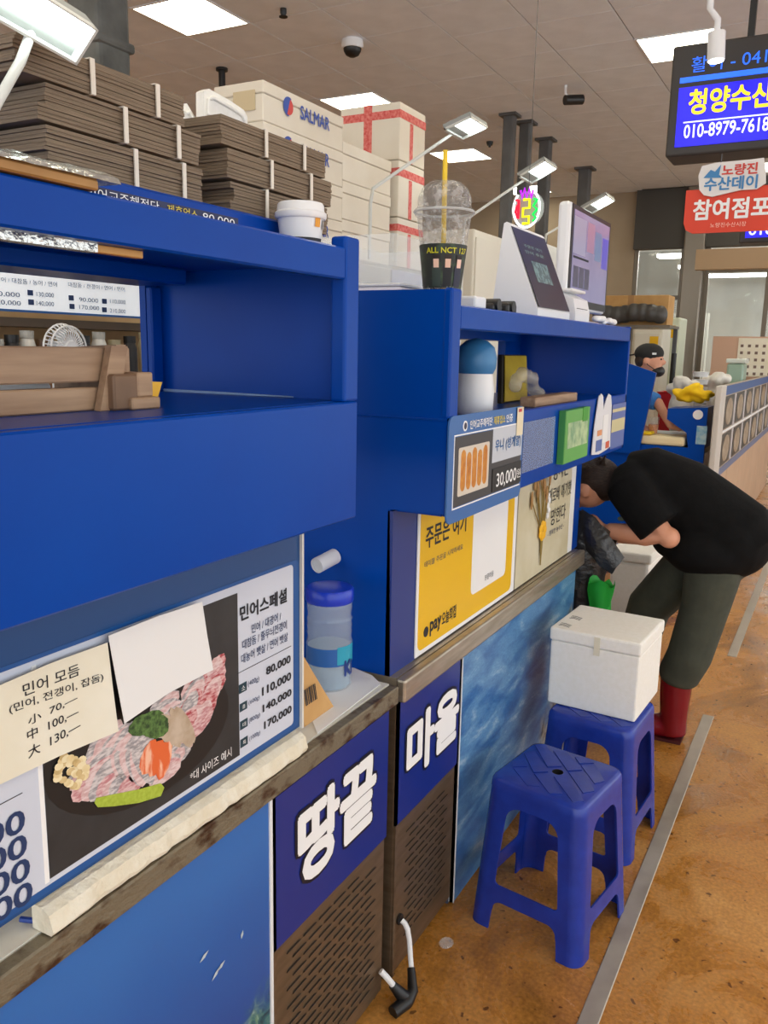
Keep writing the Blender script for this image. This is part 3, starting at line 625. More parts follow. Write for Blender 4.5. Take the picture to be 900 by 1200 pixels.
ct('인어교주해적단', xa_+.115, 1.440, xa_+.255, 1.461, INKW, dy=-.001); ct('제휴업소', xa_+.265, 1.440, xa_+.345, 1.461, mat('yellow_ink', (226, 204, 60), .5), dy=-.001); ct('인증', xa_+.352, 1.440, xa_+.40, 1.461, INKW, dy=-.001)
ct('우니 (성게알)', xm+.016, 1.368, xb_-.022, 1.402, mat('card_text_blue', (36, 96, 158), .5), .02)
ct('30,000', xm+.028, 1.276, xb_-.05, 1.316, INKW, .01, -.004); ct('원', xb_-.046, 1.286, xb_-.016, 1.310, INKW, .0, -.004)
mesh_obj('badge', MB().tube([(xa_+.088, PY, 1.450), (xa_+.088, PY-.001, 1.450)], .012, 18), INKW, t); mesh_obj('badge_face', MB().tube([(xa_+.088, PY-.001, 1.450), (xa_+.088, PY-.0014, 1.450)], .008, 14), mat('badge_ink', (40, 40, 70), .5), t)
rect(t, 'paper_sticker', (xb_-.062, 1.40), (xb_-.014, 1.474), PY-.0035, .0008, mat('cream_sticker', (228, 216, 186), .6)); rect(t, 'sticker_mark', (xb_-.052, 1.462), (xb_-.03, 1.470), PY-.0042, .0006, mat('red_ink', (196, 50, 50), .5))
# yellow order poster
YP = .884; yx0, yx1, yz0, yz1 = 1.822, 2.545, .850, 1.245
t = thing('order_poster', 'yellow order-here poster with a blank white code card', 'poster', (2.1, YP, yz0))
rect(t, 'backing', (yx0, yz0), (yx1, yz1), YP, .003, PAPER)
YEL = mat('order_yellow', (236, 186, 8), .4)
rect(t, 'yellow_field', (yx0+.012, yz0+.012), (yx1-.03, yz1-.006), YP-.0006, .0006, YEL, .022)
a = ux(553, 702, YP); b = ux(595, 594, YP); rect(t, 'code_card', (2.175, .925), (2.455, 1.245), YP-.0012, .0006, PAPER, .02)
a = ux(498, 644, YP); b = ux(546, 612, YP); text_abs(t, '주문은 여기', (a.x, YP-.0014, a.z), (b.x-a.x, 0, 0), (0, 0, .058), INK, .02)
a = ux(497, 661, YP); b = ux(542, 641, YP); text_abs(t, '테이블 주문을 시작하세요', (a.x, YP-.0014, (a.z+b.z)/2-.008), (b.x-a.x, 0, 0), (0, 0, .016), NAVY, 0)
a = ux(503, 741, YP); b = ux(511, 734, YP); text_abs(t, 'pay', (a.x, YP-.0014, a.z-.012), (b.x-a.x+.03, 0, 0), (0, 0, .04), INK, .03); mesh_obj('dot_mark', MB().tube([(a.x-.022, YP, a.z+.008), (a.x-.022, YP-.0014, a.z+.008)], .014, 16), INK, t)
a = ux(517, 733, YP); b = ux(534, 713, YP); rect(t, 'rule', (a.x-.016, a.z-.006), (a.x-.014, a.z+.034), YP-.0012, .0004, INK); text_abs(t, '오늘회접', (a.x, YP-.0014, a.z-.002), (b.x-a.x, 0, 0), (0, 0, .038), INK, .02)
a = ux(569, 695, YP); text_abs(t, '땅끝마을', (2.28, YP-.002, .945), (.07, 0, 0), (0, 0, .018), INK, 0)
# dried flower panel
t = thing('flower_panel', 'framed dried flower panel with brush calligraphy beside the yellow poster', 'panel', (2.9, YP, .85))
fx0, fx1, fz0, fz1 = 2.556, 3.208, .850, 1.246
rect(t, 'panel_board', (fx0, fz0), (fx1, fz1), YP, .004, mat('ivory_panel', (214, 206, 180), .5, rgb2=(196, 186, 150), scale=5))
rect(t, 'white_margin', (fx1-.055, fz0), (fx1, fz1), YP-.001, .001, PAPER)
STEM = mat('dry_stem', (140, 118, 60), .8); BRN = mat('dry_leaf', (150, 110, 60), .8, rgb2=(180, 140, 90), scale=60)
base = Vector((2.80, YP-.006, .90))
for k in range(9):
    top_ = Vector((2.80+(k-5)*.022-.02, YP-.006-.002*(k % 3), 1.13+.012*((k*5) % 7)))
    mesh_obj('stem', MB().tube([base+Vector((0, 0, -.02)), base+Vector(((k-4)*.003, 0, .10)), top_], .0022, 5), STEM, t)
    mesh_obj('seed_head', MB().ell(top_, (.009, .004, .035), 8, 6), BRN, t)
for k in range(7):
    c = Vector((2.80+.022*math.cos(k*.9), YP-.008, 1.005+.022*math.sin(k*.9))); mesh_obj('petal', MB().ell(c, (.018, .005, .016), 8, 6), mat('yellow_petal', (236, 178, 20), .6), t)
for k in range(5): mesh_obj('white_bloom', MB().ell((2.845+.012*(k % 2), YP-.008, 1.05+.018*k), (.010, .005, .012), 8, 6), PAPER, t)
for s, x0, z0, x1, z1 in (('장사는', 2.91, 1.165, 3.10, 1.235), ('제로베 애기햇', 2.87, 1.085, 3.15, 1.14), ('망한다', 2.91, 1.00, 3.09, 1.06)): text_abs(t, s, (x0, YP-.002, z0), (x1-x0, 0, 0), (0, 0, z1-z0), INK, .0)
text_abs(t, '- 행복한 농수산 -', (2.88, YP-.002, .965), (.2, 0, 0), (0, 0, .02), NAVY, 0)
# green booklet, cut-out, notice
GX0, GX1 = 2.513, 2.79
t = thing('green_booklet', 'green price booklet clipped on the blue shelf front', 'booklet', (2.65, UY, 1.28))
GR = mat('booklet_green', (96, 166, 76), .5); rect(t, 'cover', (GX0, 1.280), (GX1, 1.444), UY-.022, .020, mat('booklet_edge', (60, 140, 70), .5)); rect(t, 'cover_print', (GX0+.004, 1.282), (GX1-.004, 1.442), UY-.0232, .0012, GR)
rect(t, 'pale_field', (GX0+.03, 1.325), (GX1-.02, 1.405), UY-.0238, .0006, mat('pale_green', (188, 208, 160), .5, rgb2=(120, 160, 120), scale=30)); rect(t, 'clip', (GX1-.09, 1.40), (GX1-.03, 1.446), UY-.0245, .001, mat('bright_green', (60, 150, 30), .5))
t = thing('paper_cutout', 'white paper cut-out of two rounded figures stuck on the shelf front', 'cut-out', (3.05, UY, 1.27))
pts = [(2.905, 1.270), (2.92, 1.37), (2.955, 1.47), (2.985, 1.478), (3.01, 1.468), (3.03, 1.42), (3.06, 1.455), (3.09, 1.474), (3.125, 1.466), (3.145, 1.43), (3.15, 1.36), (3.165, 1.275), (3.1, 1.268), (3.0, 1.262)]
mesh_obj('cutout_sheet', MB().prism([(x, UY-.008, z) for x, z in pts], (0, .003, 0)), mat('cutout_white', (222, 222, 226), .6), t)
rect(t, 'white_card', (3.03, 1.30), (3.10, 1.40), UY-.010, .0015, PAPER); rect(t, 'colour_patch', (2.95, 1.275), (3.03, 1.315), UY-.0095, .001, mat('patch_blue', (90, 110, 170), .6)); rect(t, 'colour_patch', (3.09, 1.275), (3.14, 1.30), UY-.0095, .001, mat('patch_red', (206, 90, 60), .6)); rect(t, 'colour_patch', (2.96, 1.33), (3.02, 1.35), UY-.0095, .001, mat('patch_orange', (220, 150, 100), .6))
t = thing('banded_notice', 'small notice with pale bands at the far end of the shelf front', 'notice', (3.28, UY, 1.3))
rect(t, 'notice_sheet', (3.18, 1.262), (3.395, 1.43), UY-.004, .002, mat('notice_blue', (92, 108, 170), .5))
for z0, z1 in ((1.40, 1.412), (1.325, 1.372)): rect(t, 'pale_band', (3.18, z0), (3.39, z1), UY-.0048, .0008, mat('notice_cream', (206, 196, 150), .6))
t = thing('clear_sleeve', 'clear plastic sleeve stuck on the blue shelf front beside the price card', 'sleeve', (2.35, UY, 1.3)); rect(t, 'film', (2.19, 1.29), (2.47, 1.43), UY-.004, .0015, mat('sleeve_film', (150, 170, 210), .15, alpha=.45))
# ================================================================== STOOLS AND BOX
STOOLM = mat('blue_stool_plastic', (26, 58, 164), .27, rgb2=(22, 50, 148), scale=20, bump=.06, bscale=60)
def curve_fill(outer, holes, t):
    c = bpy.data.curves.new('f', 'CURVE'); c.dimensions = '2D'; c.fill_mode = 'BOTH'; c.extrude = t/2
    for pts in [outer]+holes:
        sp = c.splines.new('POLY'); sp.points.add(len(pts)-1); sp.use_cyclic_u = True
        for q, p in zip(sp.points, pts): q.co = (p[0], p[1], 0, 1)
    ob = bpy.data.objects.new('f', c); me = bpy.data.meshes.new_from_object(ob)
    r = ([v.co.copy() for v in me.vertices], [tuple(p.vertices) for p in me.polygons])
    bpy.data.objects.remove(ob); bpy.data.curves.remove(c); bpy.data.meshes.remove(me); return r
def make_stool(label, loc, rot):
    H, WB, WT, rc = .45, .170, .140, .034
    W = lambda h: WB+(WT-WB)*h/H
    F = lambda h: W(h)-rc
    t = thing('plastic_stool', label, 'stool', loc, 'blue plastic stools', rot)
    lw = .030
    def arc(cx, cy, r, a0, a1, n=6): return [(cx+r*math.cos(R(a0+(a1-a0)*k/n)), cy+r*math.sin(R(a0+(a1-a0)*k/n))) for k in range(n+1)]
    o = [(-F(0), 0), (-F(0)+lw, 0), (-F(.05)+lw+.002, .055)]+arc(-F(.06)+lw+.032, .064, .028, 180, 90)+arc(F(.06)-lw-.032, .064, .028, 90, 0)+[(F(.05)-lw-.002, .055), (F(0)-lw, 0), (F(0), 0), (F(H-.03), H-.03), (-F(H-.03), H-.03)]
    a, b = .140, .382
    hole = arc(-F(a)+lw+.012, a+.012, .012, 180, 270, 3)+arc(F(a)-lw-.012, a+.012, .012, 270, 360, 3)+arc(F(b)-lw-.045, b-.045, .045, 0, 90)+arc(-F(b)+lw+.045, b-.045, .045, 90, 180)
    vs, fs = curve_fill(o, [hole], .005)
    for k in range(4):
        rm = Matrix.Rotation(math.pi/2*k, 3, 'Z'); mb = MB()
        mb.add([rm @ Vector((v.x, -(W(v.y)+v.z), v.y)) for v in vs], fs)
        mesh_obj('side_panel', mb, STOOLM, t, local=True)
        mb = MB(); rings = []
        for h in (0, .1, .2, .3, .4, H-.03):
            ring = [rm @ Vector((F(h)+rr*math.cos(R(al)), -F(h)-rr*math.sin(R(al)), h)) for rr, seq in ((rc+.0025, range(0, 91, 10)), (rc-.004, range(90, -1, -10))) for al in seq]
            rings.append(ring)
        mb.loft(rings); mesh_obj('leg', mb.sm(), STOOLM, t, local=True)
    mb = MB(); rings = []
    def rsq(w, h, r):
        pts = []
        for q, (sx, sy) in enumerate(((1, 1), (-1, 1), (-1, -1), (1, -1))):
            for al in range(0, 91, 15):
                an = R(al+90*q); pts.append(Vector((sx*(w-r)+r*math.cos(an), sy*(w-r)+r*math.sin(an), h)))
        return pts
    for w_, h in ((W(H-.032)+.0028, H-.032), (WT+.003, H-.012), (WT-.001, H-.004), (WT-.010, H), (.016, H-.001)):
        rings.append(rsq(w_, h, .034 if w_ > .1 else .0155))
    mb.loft(rings, cap=False); seat = mesh_obj('seat', mb.sm(), STOOLM, t, local=True)
    mesh_obj('seat_hole', MB().lathe([(.016, 0), (.0155, -.02), (.001, -.02)], (0, 0, H-.001), 18, False).sm(), DARK, seat, local=True)
    for k in range(-2, 3):
        u = k*.05; L = WT*1.32-abs(u)*1.0
        if k == 0: segs = ((-L, -.03), (.03, L))
        else: segs = ((-L, -.01 if k % 2 else .03), (.0 if k % 2 else .04, L))
        for s0, s1 in segs:
            d = Vector((.7071, .7071, 0)); n = Vector((-.7071, .7071, 0))
            q = [d*(s0*.92)+n*(u-.0215), d*(s1*.92)+n*(u-.0215), d*(s1*.92)+n*(u+.0215), d*(s0*.92)+n*(u+.0215)]
            lim = WT-.013
            q = [Vector((max(-lim, min(lim, p.x)), max(-lim, min(lim, p.y)), H-.0004)) for p in q]
            mesh_obj('tread_rib', MB().prism(q, (0, 0, .0022)), STOOLM, seat, local=True)
    return t
make_stool('blue plastic stool with a bare ribbed seat in front', (2.185, .600, 0), R(-9))
make_stool('blue plastic stool carrying the white foam box', (2.705, .605, 0), R(-4))
t = thing('foam_box', 'white lidded foam box standing on the rear blue stool', 'box', (2.775, .62, .452), None, R(-3))
mesh_obj('box_body', MB().rbox(-.148, .148, -.148, .148, .0, .222, .006), FOAM, t, local=True)
mesh_obj('lid', MB().rbox(-.153, .153, -.152, .152, .223, .268, .008), FOAM, t, local=True)
mesh_obj('tape_strip', MB().box(-.1545, -.153, -.02, .0, .2, .262), mat('clear_tape', (228, 222, 200), .2), t, local=True)
SCR = mat('marker_grey', (90, 92, 96), .7)
for cx, cy in ((-.02, .11), (-.115, .115)):
    for q in range(3):
        mesh_obj('marker_scribble', MB().tube([(cx-.012+q*.012, cy-.02, .2685), (cx-.002+q*.012, cy+.004, .2685), (cx-.008+q*.014, cy+.018, .2685)], .0012, 5), SCR, t, local=True)
# ================================================================== THINGS ON THE NEAREST SHELF UNIT
STRAP = mat('white_strap', (226, 218, 206), .5)
random.seed(11)
def bundle(label, x0, x1, y0, y1, z0, z1, straps):
    t = thing('carton_bundle', label, 'cartons', ((x0+x1)/2, (y0+y1)/2, z0), 'strapped bundles of flat cartons')
    mb = MB(); n = max(6, int((z1-z0)/.0045)); dz = (z1-z0)/n
    jx = jy = 0
    for k in range(n):
        if k % 4 == 0: jx = random.uniform(-.007, .007); jy = random.uniform(-.003, .003)
        a = jx+random.uniform(-.002, .002); b = jy+random.uniform(-.0012, .0012)
        mb.box(x0+a, x1+a*.5, y0+b, y1+b, z0+k*dz+.0003, z0+(k+1)*dz-.0003)
    o = mesh_obj('carton_sheets', mb, CARD, t); o['kind'] = 'stuff'
    for s in straps:
        x = x0+(x1-x0)*s; m2 = MB(); e = .0045
        m2.box(x-.0035, x+.0035, y0-e-.0015, y0-e+.0005, z0+.0005, z1+.001); m2.box(x-.0035, x+.0035, y1+e-.0005, y1+e+.0015, z0+.0005, z1+.001); m2.box(x-.0035, x+.0035, y0-e, y1+e, z1, z1+.0015); m2.box(x-.0035, x+.0035, y0-e, y1+e, z0, z0+.0006)
        mesh_obj('strap', m2, STRAP, t)
RZ = 1.827
bundle('bottom strapped carton bundle of the left stack', .752, 1.03, .872, 1.06, RZ, 1.874, (.50, .84))
bundle('middle strapped carton bundle of the left stack', .742, 1.022, .868, 1.06, 1.8775, 1.921, (.46, .82))
bundle('top strapped carton bundle of the left stack', .715, .995, .872, 1.06, 1.9245, 1.966, (.38, .79))
bundle('bottom strapped carton bundle of the half-hidden stack at the left edge', .70, .985, 1.075, 1.23, RZ, 1.885, (.5,))
bundle('middle strapped carton bundle of the half-hidden stack at the left edge', .69, .975, 1.075, 1.23, 1.8885, 1.945, (.5,))
bundle('top strapped carton bundle of the half-hidden stack at the left edge', .70, .985, 1.075, 1.23, 1.9485, 2.005, (.5,))
bundle('bottom strapped carton bundle of the right stack behind the coffee cup', 1.118, 1.40, .885, 1.07, RZ+.0, 1.874, (.30, .70))
bundle('middle strapped carton bundle of the right stack behind the coffee cup', 1.100, 1.405, .882, 1.07, 1.8775, 1.922, (.37, .76))
bundle('top strapped carton bundle of the right stack behind the coffee cup', 1.095, 1.392, .885, 1.07, 1.9255, 1.968, (.36, .74))
# coffee cup
cx, cy, cz = 1.205, .8145, 1.7725
t = thing('coffee_cup', 'small white takeaway coffee cup with white lid on the blue shelf top', 'cup', (cx, cy, cz))
mesh_obj('cup_body', MB().lathe([(.030, 0), (.032, .004), (.038, .055)], (cx, cy, cz), 32).sm(), WHITE, t)
mesh_obj('lid', MB().lathe([(.0405, .052), (.0425, .055), (.0425, .061), (.039, .064), (.038, .074), (.036, .077), (.030, .075), (.0, .075)], (cx, cy, cz), 32).sm(), WHITE, t)
def wrap_patch(parent, name, m, o, r, a0, a1, z0, z1, n=8, r1=None):
    rg = [[Vector((o[0]+rr*math.cos(R(a0+(a1-a0)*k/n)), o[1]+rr*math.sin(R(a0+(a1-a0)*k/n)), o[2]+z)) for k in range(n+1)] for rr, z in ((r, z0), (r1 or r, z1))]
    return mesh_obj(name, MB().loft(rg, False, False).sm(), m, parent)
wrap_patch(t, 'orange_sticker', mat('sticker_orange', (222, 150, 30), .5), (cx, cy, cz), .0374, 252, 270, .038, .052, r1=.0384)
wrap_patch(t, 'dark_band', INK, (cx, cy, cz), .0345, 195, 285, .012, .021, r1=.0355)
wrap_patch(t, 'small_print', mat('grey_ink', (150, 150, 150), .6), (cx, cy, cz), .0377, 280, 296, .036, .05, r1=.0384)
# foil board and printed strip on the rail
t = thing('foil_board', 'wooden board with crumpled foil edge lying on the blue rail', 'board', (.7, .80, 1.785))
mesh_obj('board', MB().rbox(.35, .715, .752, .842, 1.7855, 1.797, .002, 1), mat('amber_board', (150, 108, 54), .5, rgb2=(176, 132, 72), scale=8, stretch=(1, 8, 1)), t)
fm = MB(); rg = []
for k in range(24):
    x = .35+(.745-.35)*k/23; j = random.uniform(-.002, .002); rg.append([Vector((x, .748+j, 1.797)), Vector((x, .752+j, 1.803+j)), Vector((x, .775, 1.812+j)), Vector((x, .800, 1.806)), Vector((x, .80, 1.798))])
fm.loft(rg, True); mesh_obj('foil_edge', fm, mat('foil', (200, 200, 196), .25, .9, bump=.5, bscale=60), t)
t = thing('name_strip', 'narrow dark strip of white lettering along the blue rail', 'sign', (.85, .80, 1.785))
rect(t, 'strip', (.735, 1.7855), (1.03, 1.802), .806, .003, mat('strip_navy', (28, 38, 80), .5))
text_abs(t, '인어교주해적단', (.745, .8045, 1.787), (.12, 0, 0), (0, 0, .013), INKW, .0); text_abs(t, '제휴업소', (.88, .8045, 1.787), (.06, 0, 0), (0, 0, .013), MATS['yellow_ink'], 0); text_abs(t, '80,000', (.95, .8045, 1.787), (.07, 0, 0), (0, 0, .012), INKW, 0)
t = thing('taped_stick', 'thin wooden stick with silver tape fixed under the blue top rail', 'stick', (.6, .78, 1.72))
a = U(160, 289, 'y', .79); mesh_obj('wood', MB().rbox(.35, a.x, .779, .792, 1.723, 1.732, .001, 1), mat('honey_wood', (206, 154, 84), .5), t); mesh_obj('silver_tape', MB().box(.34, a.x-.075, .777, .794, 1.7225, 1.7325), MATS['foil'], t)
# ================================================================== INSIDE THE NEAREST SHELF
t = thing('wooden_rack', 'pale wooden slatted rack standing inside the blue shelf', 'rack', (.75, .93, 1.528)); ry = .905
mesh_obj('plank', MB().rbox(.30, .905, ry, ry+.02, 1.567, 1.614, .002, 1), WOOD, t); mesh_obj('plank', MB().rbox(.30, .905, ry, ry+.02, 1.5285, 1.560, .002, 1), WOOD, t)
mesh_obj('plank', MB().rbox(.30, .905, ry+.10, ry+.12, 1.567, 1.612, .002, 1), WOOD, t)
mesh_obj('end_board', MB().prism([(.875, ry-.004, 1.5285), (.875, ry+.125, 1.5285), (.875, ry+.125, 1.60), (.875, ry+.11, 1.612), (.875, ry-.004, 1.618)], (.018, 0, 0)), WOOD, t)
mesh_obj('upright', MB().prism([(.83, ry-.004, 1.5285), (.862, ry-.004, 1.5285), (.885, ry-.004, 1.616), (.855, ry-.004, 1.616)], (0, -.012, 0)), WOOD, t)
mesh_obj('cleat', MB().rbox(.845, .905, ry-.028, ry-.004, 1.5285, 1.578, .003, 1), mat('dark_wood', (116, 88, 66), .6, rgb2=(140, 108, 82), scale=6, stretch=(1, 10, 1)), t)
mesh_obj('foot_block', MB().rbox(.872, .928, ry-.034, ry+.02, 1.5285, 1.545, .002, 1), WOOD, t); mesh_obj('foot_block', MB().rbox(.888, .918, ry-.03, ry+.02, 1.5455, 1.58, .002, 1), WOOD, t)
solo('yellow_scoop', MB().prism([(.955, .93, 1.5285), (.98, .93, 1.5285), (.985, .93, 1.54), (.995, .93, 1.562), (.95, .93, 1.565)], (0, .012, 0)), mat('yellow_plastic', (240, 180, 20), .4), 'curved yellow plastic edge beside the wooden rack', 'scoop')
t = thing('white_towel', 'crumpled white towel behind the slats of the wooden rack', 'towel', (.7, .96, 1.529)); mesh_obj('folds', MB().tube([(.4, .965, 1.553), (.5, .972, 1.557), (.6, .96, 1.551), (.7, .97, 1.557), (.8, .965, 1.553)], [.022, .026, .023, .026, .018], 10).sm(), PAPER, t)
# price banner, fan and shelf seen through the opening
t = thing('price_banner', 'white price banner with blue small print seen through the shelf opening', 'banner', (1.6, 2.2, 1.712))
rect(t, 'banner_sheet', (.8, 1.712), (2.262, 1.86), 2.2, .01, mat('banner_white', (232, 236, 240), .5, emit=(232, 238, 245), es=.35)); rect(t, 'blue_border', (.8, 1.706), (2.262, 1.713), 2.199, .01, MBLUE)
by = 2.198
for s, bl, tr, m in (('80,000', (-8, 347), (23, 339), NAVY), ('120,000', (-8, 357), (24, 348), NAVY), ('130,000', (43, 348), (63, 342), NAVY), ('140,000', (43, 358.5), (63, 351), NAVY), ('90,000', (93, 354), (115, 347), NAVY), ('170,000', (93, 363), (116, 354), NAVY), ('110,000', (129, 356), (147, 350), NAVY), ('210,000', (129, 367), (147, 358), NAVY), ('민어 / 대참돔 / 농어 / 연어', (-5, 330), (67, 336), NAVY), ('대참돔 / 전갱이 / 연어 / 민어', (80, 336), (146, 336), NAVY)):
    a = U(*bl, 'y', by); b = U(*tr, 'y', by); h = .0155; text_abs(t, s, (a.x, by, a.z), (b.x-a.x, 0, 0), (0, 0, h), m, .0)
for px, py in ((35, 343), (36, 354), (83, 349), (84, 359), (122, 353), (122, 363)):
    a = U(px, py, 'y', by); rect(t, 'size_tag', (a.x-.008, a.z-.008), (a.x+.012, a.z+.008), by, .001, NAVY)
a = U(73, 395, 'y', 1.95)
t = thing('desk_fan', 'round white desk fan behind the wooden rack', 'fan', (a.x, 1.95, CT))
fz = U(73, 408, 'y', 1.95).z
def ring_pts(c, r, ax, n=28): return [Vector((c[0]+r*math.cos(2*math.pi*k/n), c[1], c[2]+r*math.sin(2*math.pi*k/n))) for k in range(n+1)]
for r_, yo in ((.066, 1.95), (.061, 1.925), (.02, 1.918)): mesh_obj('guard_ring', MB().tube(ring_pts((a.x, yo, fz), r_, 'y'), .003, 6).sm(), WHITE, t)
for k in range(36):
    an = 2*math.pi*k/36; mesh_obj('guard_wire', MB().tube([(a.x+.02*math.cos(an), 1.918, fz+.02*math.sin(an)), (a.x+.045*math.cos(an), 1.916, fz+.045*math.sin(an)), (a.x+.066*math.cos(an), 1.945, fz+.066*math.sin(an))], .0018, 4), WHITE, t)
mesh_obj('hub', MB().tube([(a.x, 1.913, fz), (a.x, 1.99, fz)], .02, 18).sm(), WHITE, t); mesh_obj('stem', MB().tube([(a.x, 1.98, CT+.02), (a.x, 1.98, fz)], .014, 10), WHITE, t); mesh_obj('base', MB().lathe([(.09, 0), (.085, .02), (.02, .03)], (a.x, 1.98, CT), 24).sm(), WHITE, t)
for k in range(5):
    an = 2*math.pi*k/5; mesh_obj('blade', MB().prism([(a.x+.02*math.cos(an), 1.95, fz+.02*math.sin(an)), (a.x+.055*math.cos(an+.1), 1.945, fz+.055*math.sin(an+.1)), (a.x+.052*math.cos(an+.8), 1.96, fz+.052*math.sin(an+.8)), (a.x+.014*math.cos(an+.7), 1.955, fz+.014*math.sin(an+.7))], (0, .002, 0)), mat('fan_blade', (206, 212, 216), .3), t)
solo('back_counter', MB().box(-.4, 4.6, 1.85, 2.18, 0, CT), STEEL, 'long steel back counter inside the stall', 'counter')
t = thing('wall_shelf', 'beige wooden shelf unit on the stall back below the price banner', 'shelf', (1.6, 2.3, CT))
BEI = mat('beige_ply', (196, 166, 122), .7, rgb2=(182, 150, 108), scale=6); mesh_obj('back_board', MB().box(.6, 2.9, 2.40, 2.42, CT, 2.05), BEI, t); mesh_obj('shelf_board', MB().box(.6, 2.9, 2.21, 2.40, 1.664, 1.69), mat('dark_shelf_edge', (84, 70, 56), .6), t)
for x in (.62, 2.86): mesh_obj('upright', MB().box(x, x+.03, 2.21, 2.40, CT, 2.05), BEI, t)
random.seed(5)
cups = (('white', (222, 220, 212)), ('black', (30, 30, 32)), ('white', (214, 212, 204)), ('brown', (120, 84, 50)), ('black', (28, 28, 30)), ('white', (226, 226, 222)), ('cream', (214, 200, 160)), ('black', (36, 34, 32)), ('cream', (206, 190, 150)))
for k, (cn, c) in enumerate(cups):
    px = (-4, 14, 32, 50, 98, 116, 134, 152, 170)[k]; a = U(px, 404, 'y', 2.10)
    t = thing('supply_jar', cn+' jar on the back counter, number '+('one', 'two', 'three', 'four', 'five', 'six', 'seven', 'eight', 'nine')[k]+' from the left edge behind the rack', 'jar', (a.x, 2.10, CT), 'jars on the back counter')
    hh = a.z-CT+.004+.012*(k % 3); mesh_obj('jar_body', MB().lathe([(.02, 0), (.024, .01), (.024, hh-.03), (.018, hh-.01)], (a.x, 2.10, CT), 14).sm(), mat('jar_'+cn, c, .4), t); mesh_obj('cap', MB().lathe([(.02, hh-.01), (.02, hh+.012)], (a.x, 2.10, CT), 14), mat('jar_cap_'+cn, tuple(int(v*.8) for v in c), .4), t)
# ================================================================== THINGS ON THE SECOND UNIT
# clear cup with dome lid
cx, cy, cz = 1.768, .816, 1.7185
cup_o = (cx, cy, cz)
t = thing('dome_cup', 'clear drink cup with dome lid, yellow straw and dark picture sleeve', 'cup', cup_o)
CLEAR = mat('clear_cup_plastic', (150, 150, 148), .05, rgb2=(246, 248, 250), scale=55, lo=.45, hi=.6, alpha=.34, spec=1.0, bump=1.0, bscale=130)
k_ = .93
mesh_obj('cup_wall', MB().lathe([(.044*k_, .028), (.045*k_, .03), (.056*k_, .125), (.064*k_, .185), (.065*k_, .19)], cup_o, 36, False).sm(), CLEAR, t)
mesh_obj('dome_lid', MB().lathe([(.068*k_, .188), (.070*k_, .192), (.070*k_, .202), (.064*k_, .206), (.063*k_, .225), (.055*k_, .245), (.038*k_, .258), (.012*k_, .263)], cup_o, 36, False).sm(), CLEAR, t)
mesh_obj('lid_rim', MB().tube([Vector((cx+.0705*k_*math.cos(2*math.pi*q/36), cy+.0705*k_*math.sin(2*math.pi*q/36), cz+.197)) for q in range(37)], .003, 6).sm(), mat('clear_rim', (226, 230, 232), .08, alpha=.55), t)
mesh_obj('cup_base', MB().lathe([(.040*k_, .0), (.044*k_, .002), (.044*k_, .03)], cup_o, 30).sm(), mat('base_cream', (214, 210, 196), .4), t)
sl = mesh_obj('sleeve', MB().lathe([(.0455*k_, .034), (.0572*k_, .126)], cup_o, 40, False).sm(), mat('sleeve_print', (34, 40, 36), .5, rgb2=(60, 84, 56), scale=45, lo=.5, hi=.7), t)
def wrap_text(parent, body, o, r0, r1, a0, a1, z0, z1, m, bold=.03):
    vs, fs = text_verts(body, bold); x0 = min(p.x for p in vs); x1 = max(p.x for p in vs); y0 = min(p.y for p in vs); y1 = max(p.y for p in vs); tm = MB()
    for p in vs:
        an = R(a0+(a1-a0)*(p.x-x0)/(x1-x0)); f = (p.y-y0)/(y1-y0); r = r0+(r1-r0)*f+p.z*4e-5
        tm.v.append(Vector((o[0]+r*math.cos(an), o[1]+r*math.sin(an), o[2]+z0+(z1-z0)*f)))
    tm.f = list(fs); return mesh_obj('lettering', tm, m, parent)
wrap_text(sl, 'ALL NCT 127', cup_o, .0560*k_, .0574*k_, 162, 272, .106, .118, mat('lime_ink', (206, 202, 40), .5), .02)
for a0, hm, bmc in ((176, (236, 200, 180), (52, 66, 60)), (206, (228, 190, 170), (20, 22, 28)), (238, (236, 198, 184), (40, 44, 66))):
    wrap_patch(sl, 'printed_figure', mat('fig_%d' % a0, bmc, .6), cup_o, .0472*k_, a0, a0+24, .037, .080, 6, .0528*k_)
    wrap_patch(sl, 'printed_head', mat('figh_%d' % a0, hm, .6), cup_o, .0528*k_, a0+5, a0+19, .076, .094, 5, .0552*k_)
    wrap_patch(sl, 'printed_hair', mat('figr_%d' % a0, (40, 30, 28), .6), cup_o, .0548*k_, a0+3, a0+21, .092, .103, 5, .0562*k_)
mesh_obj('straw', MB().tube([(cx+.004, cy, cz+.01), (cx-.004, cy, cz+.325)], .0055, 12).sm(), mat('yellow_straw', (236, 198, 22), .4), t)
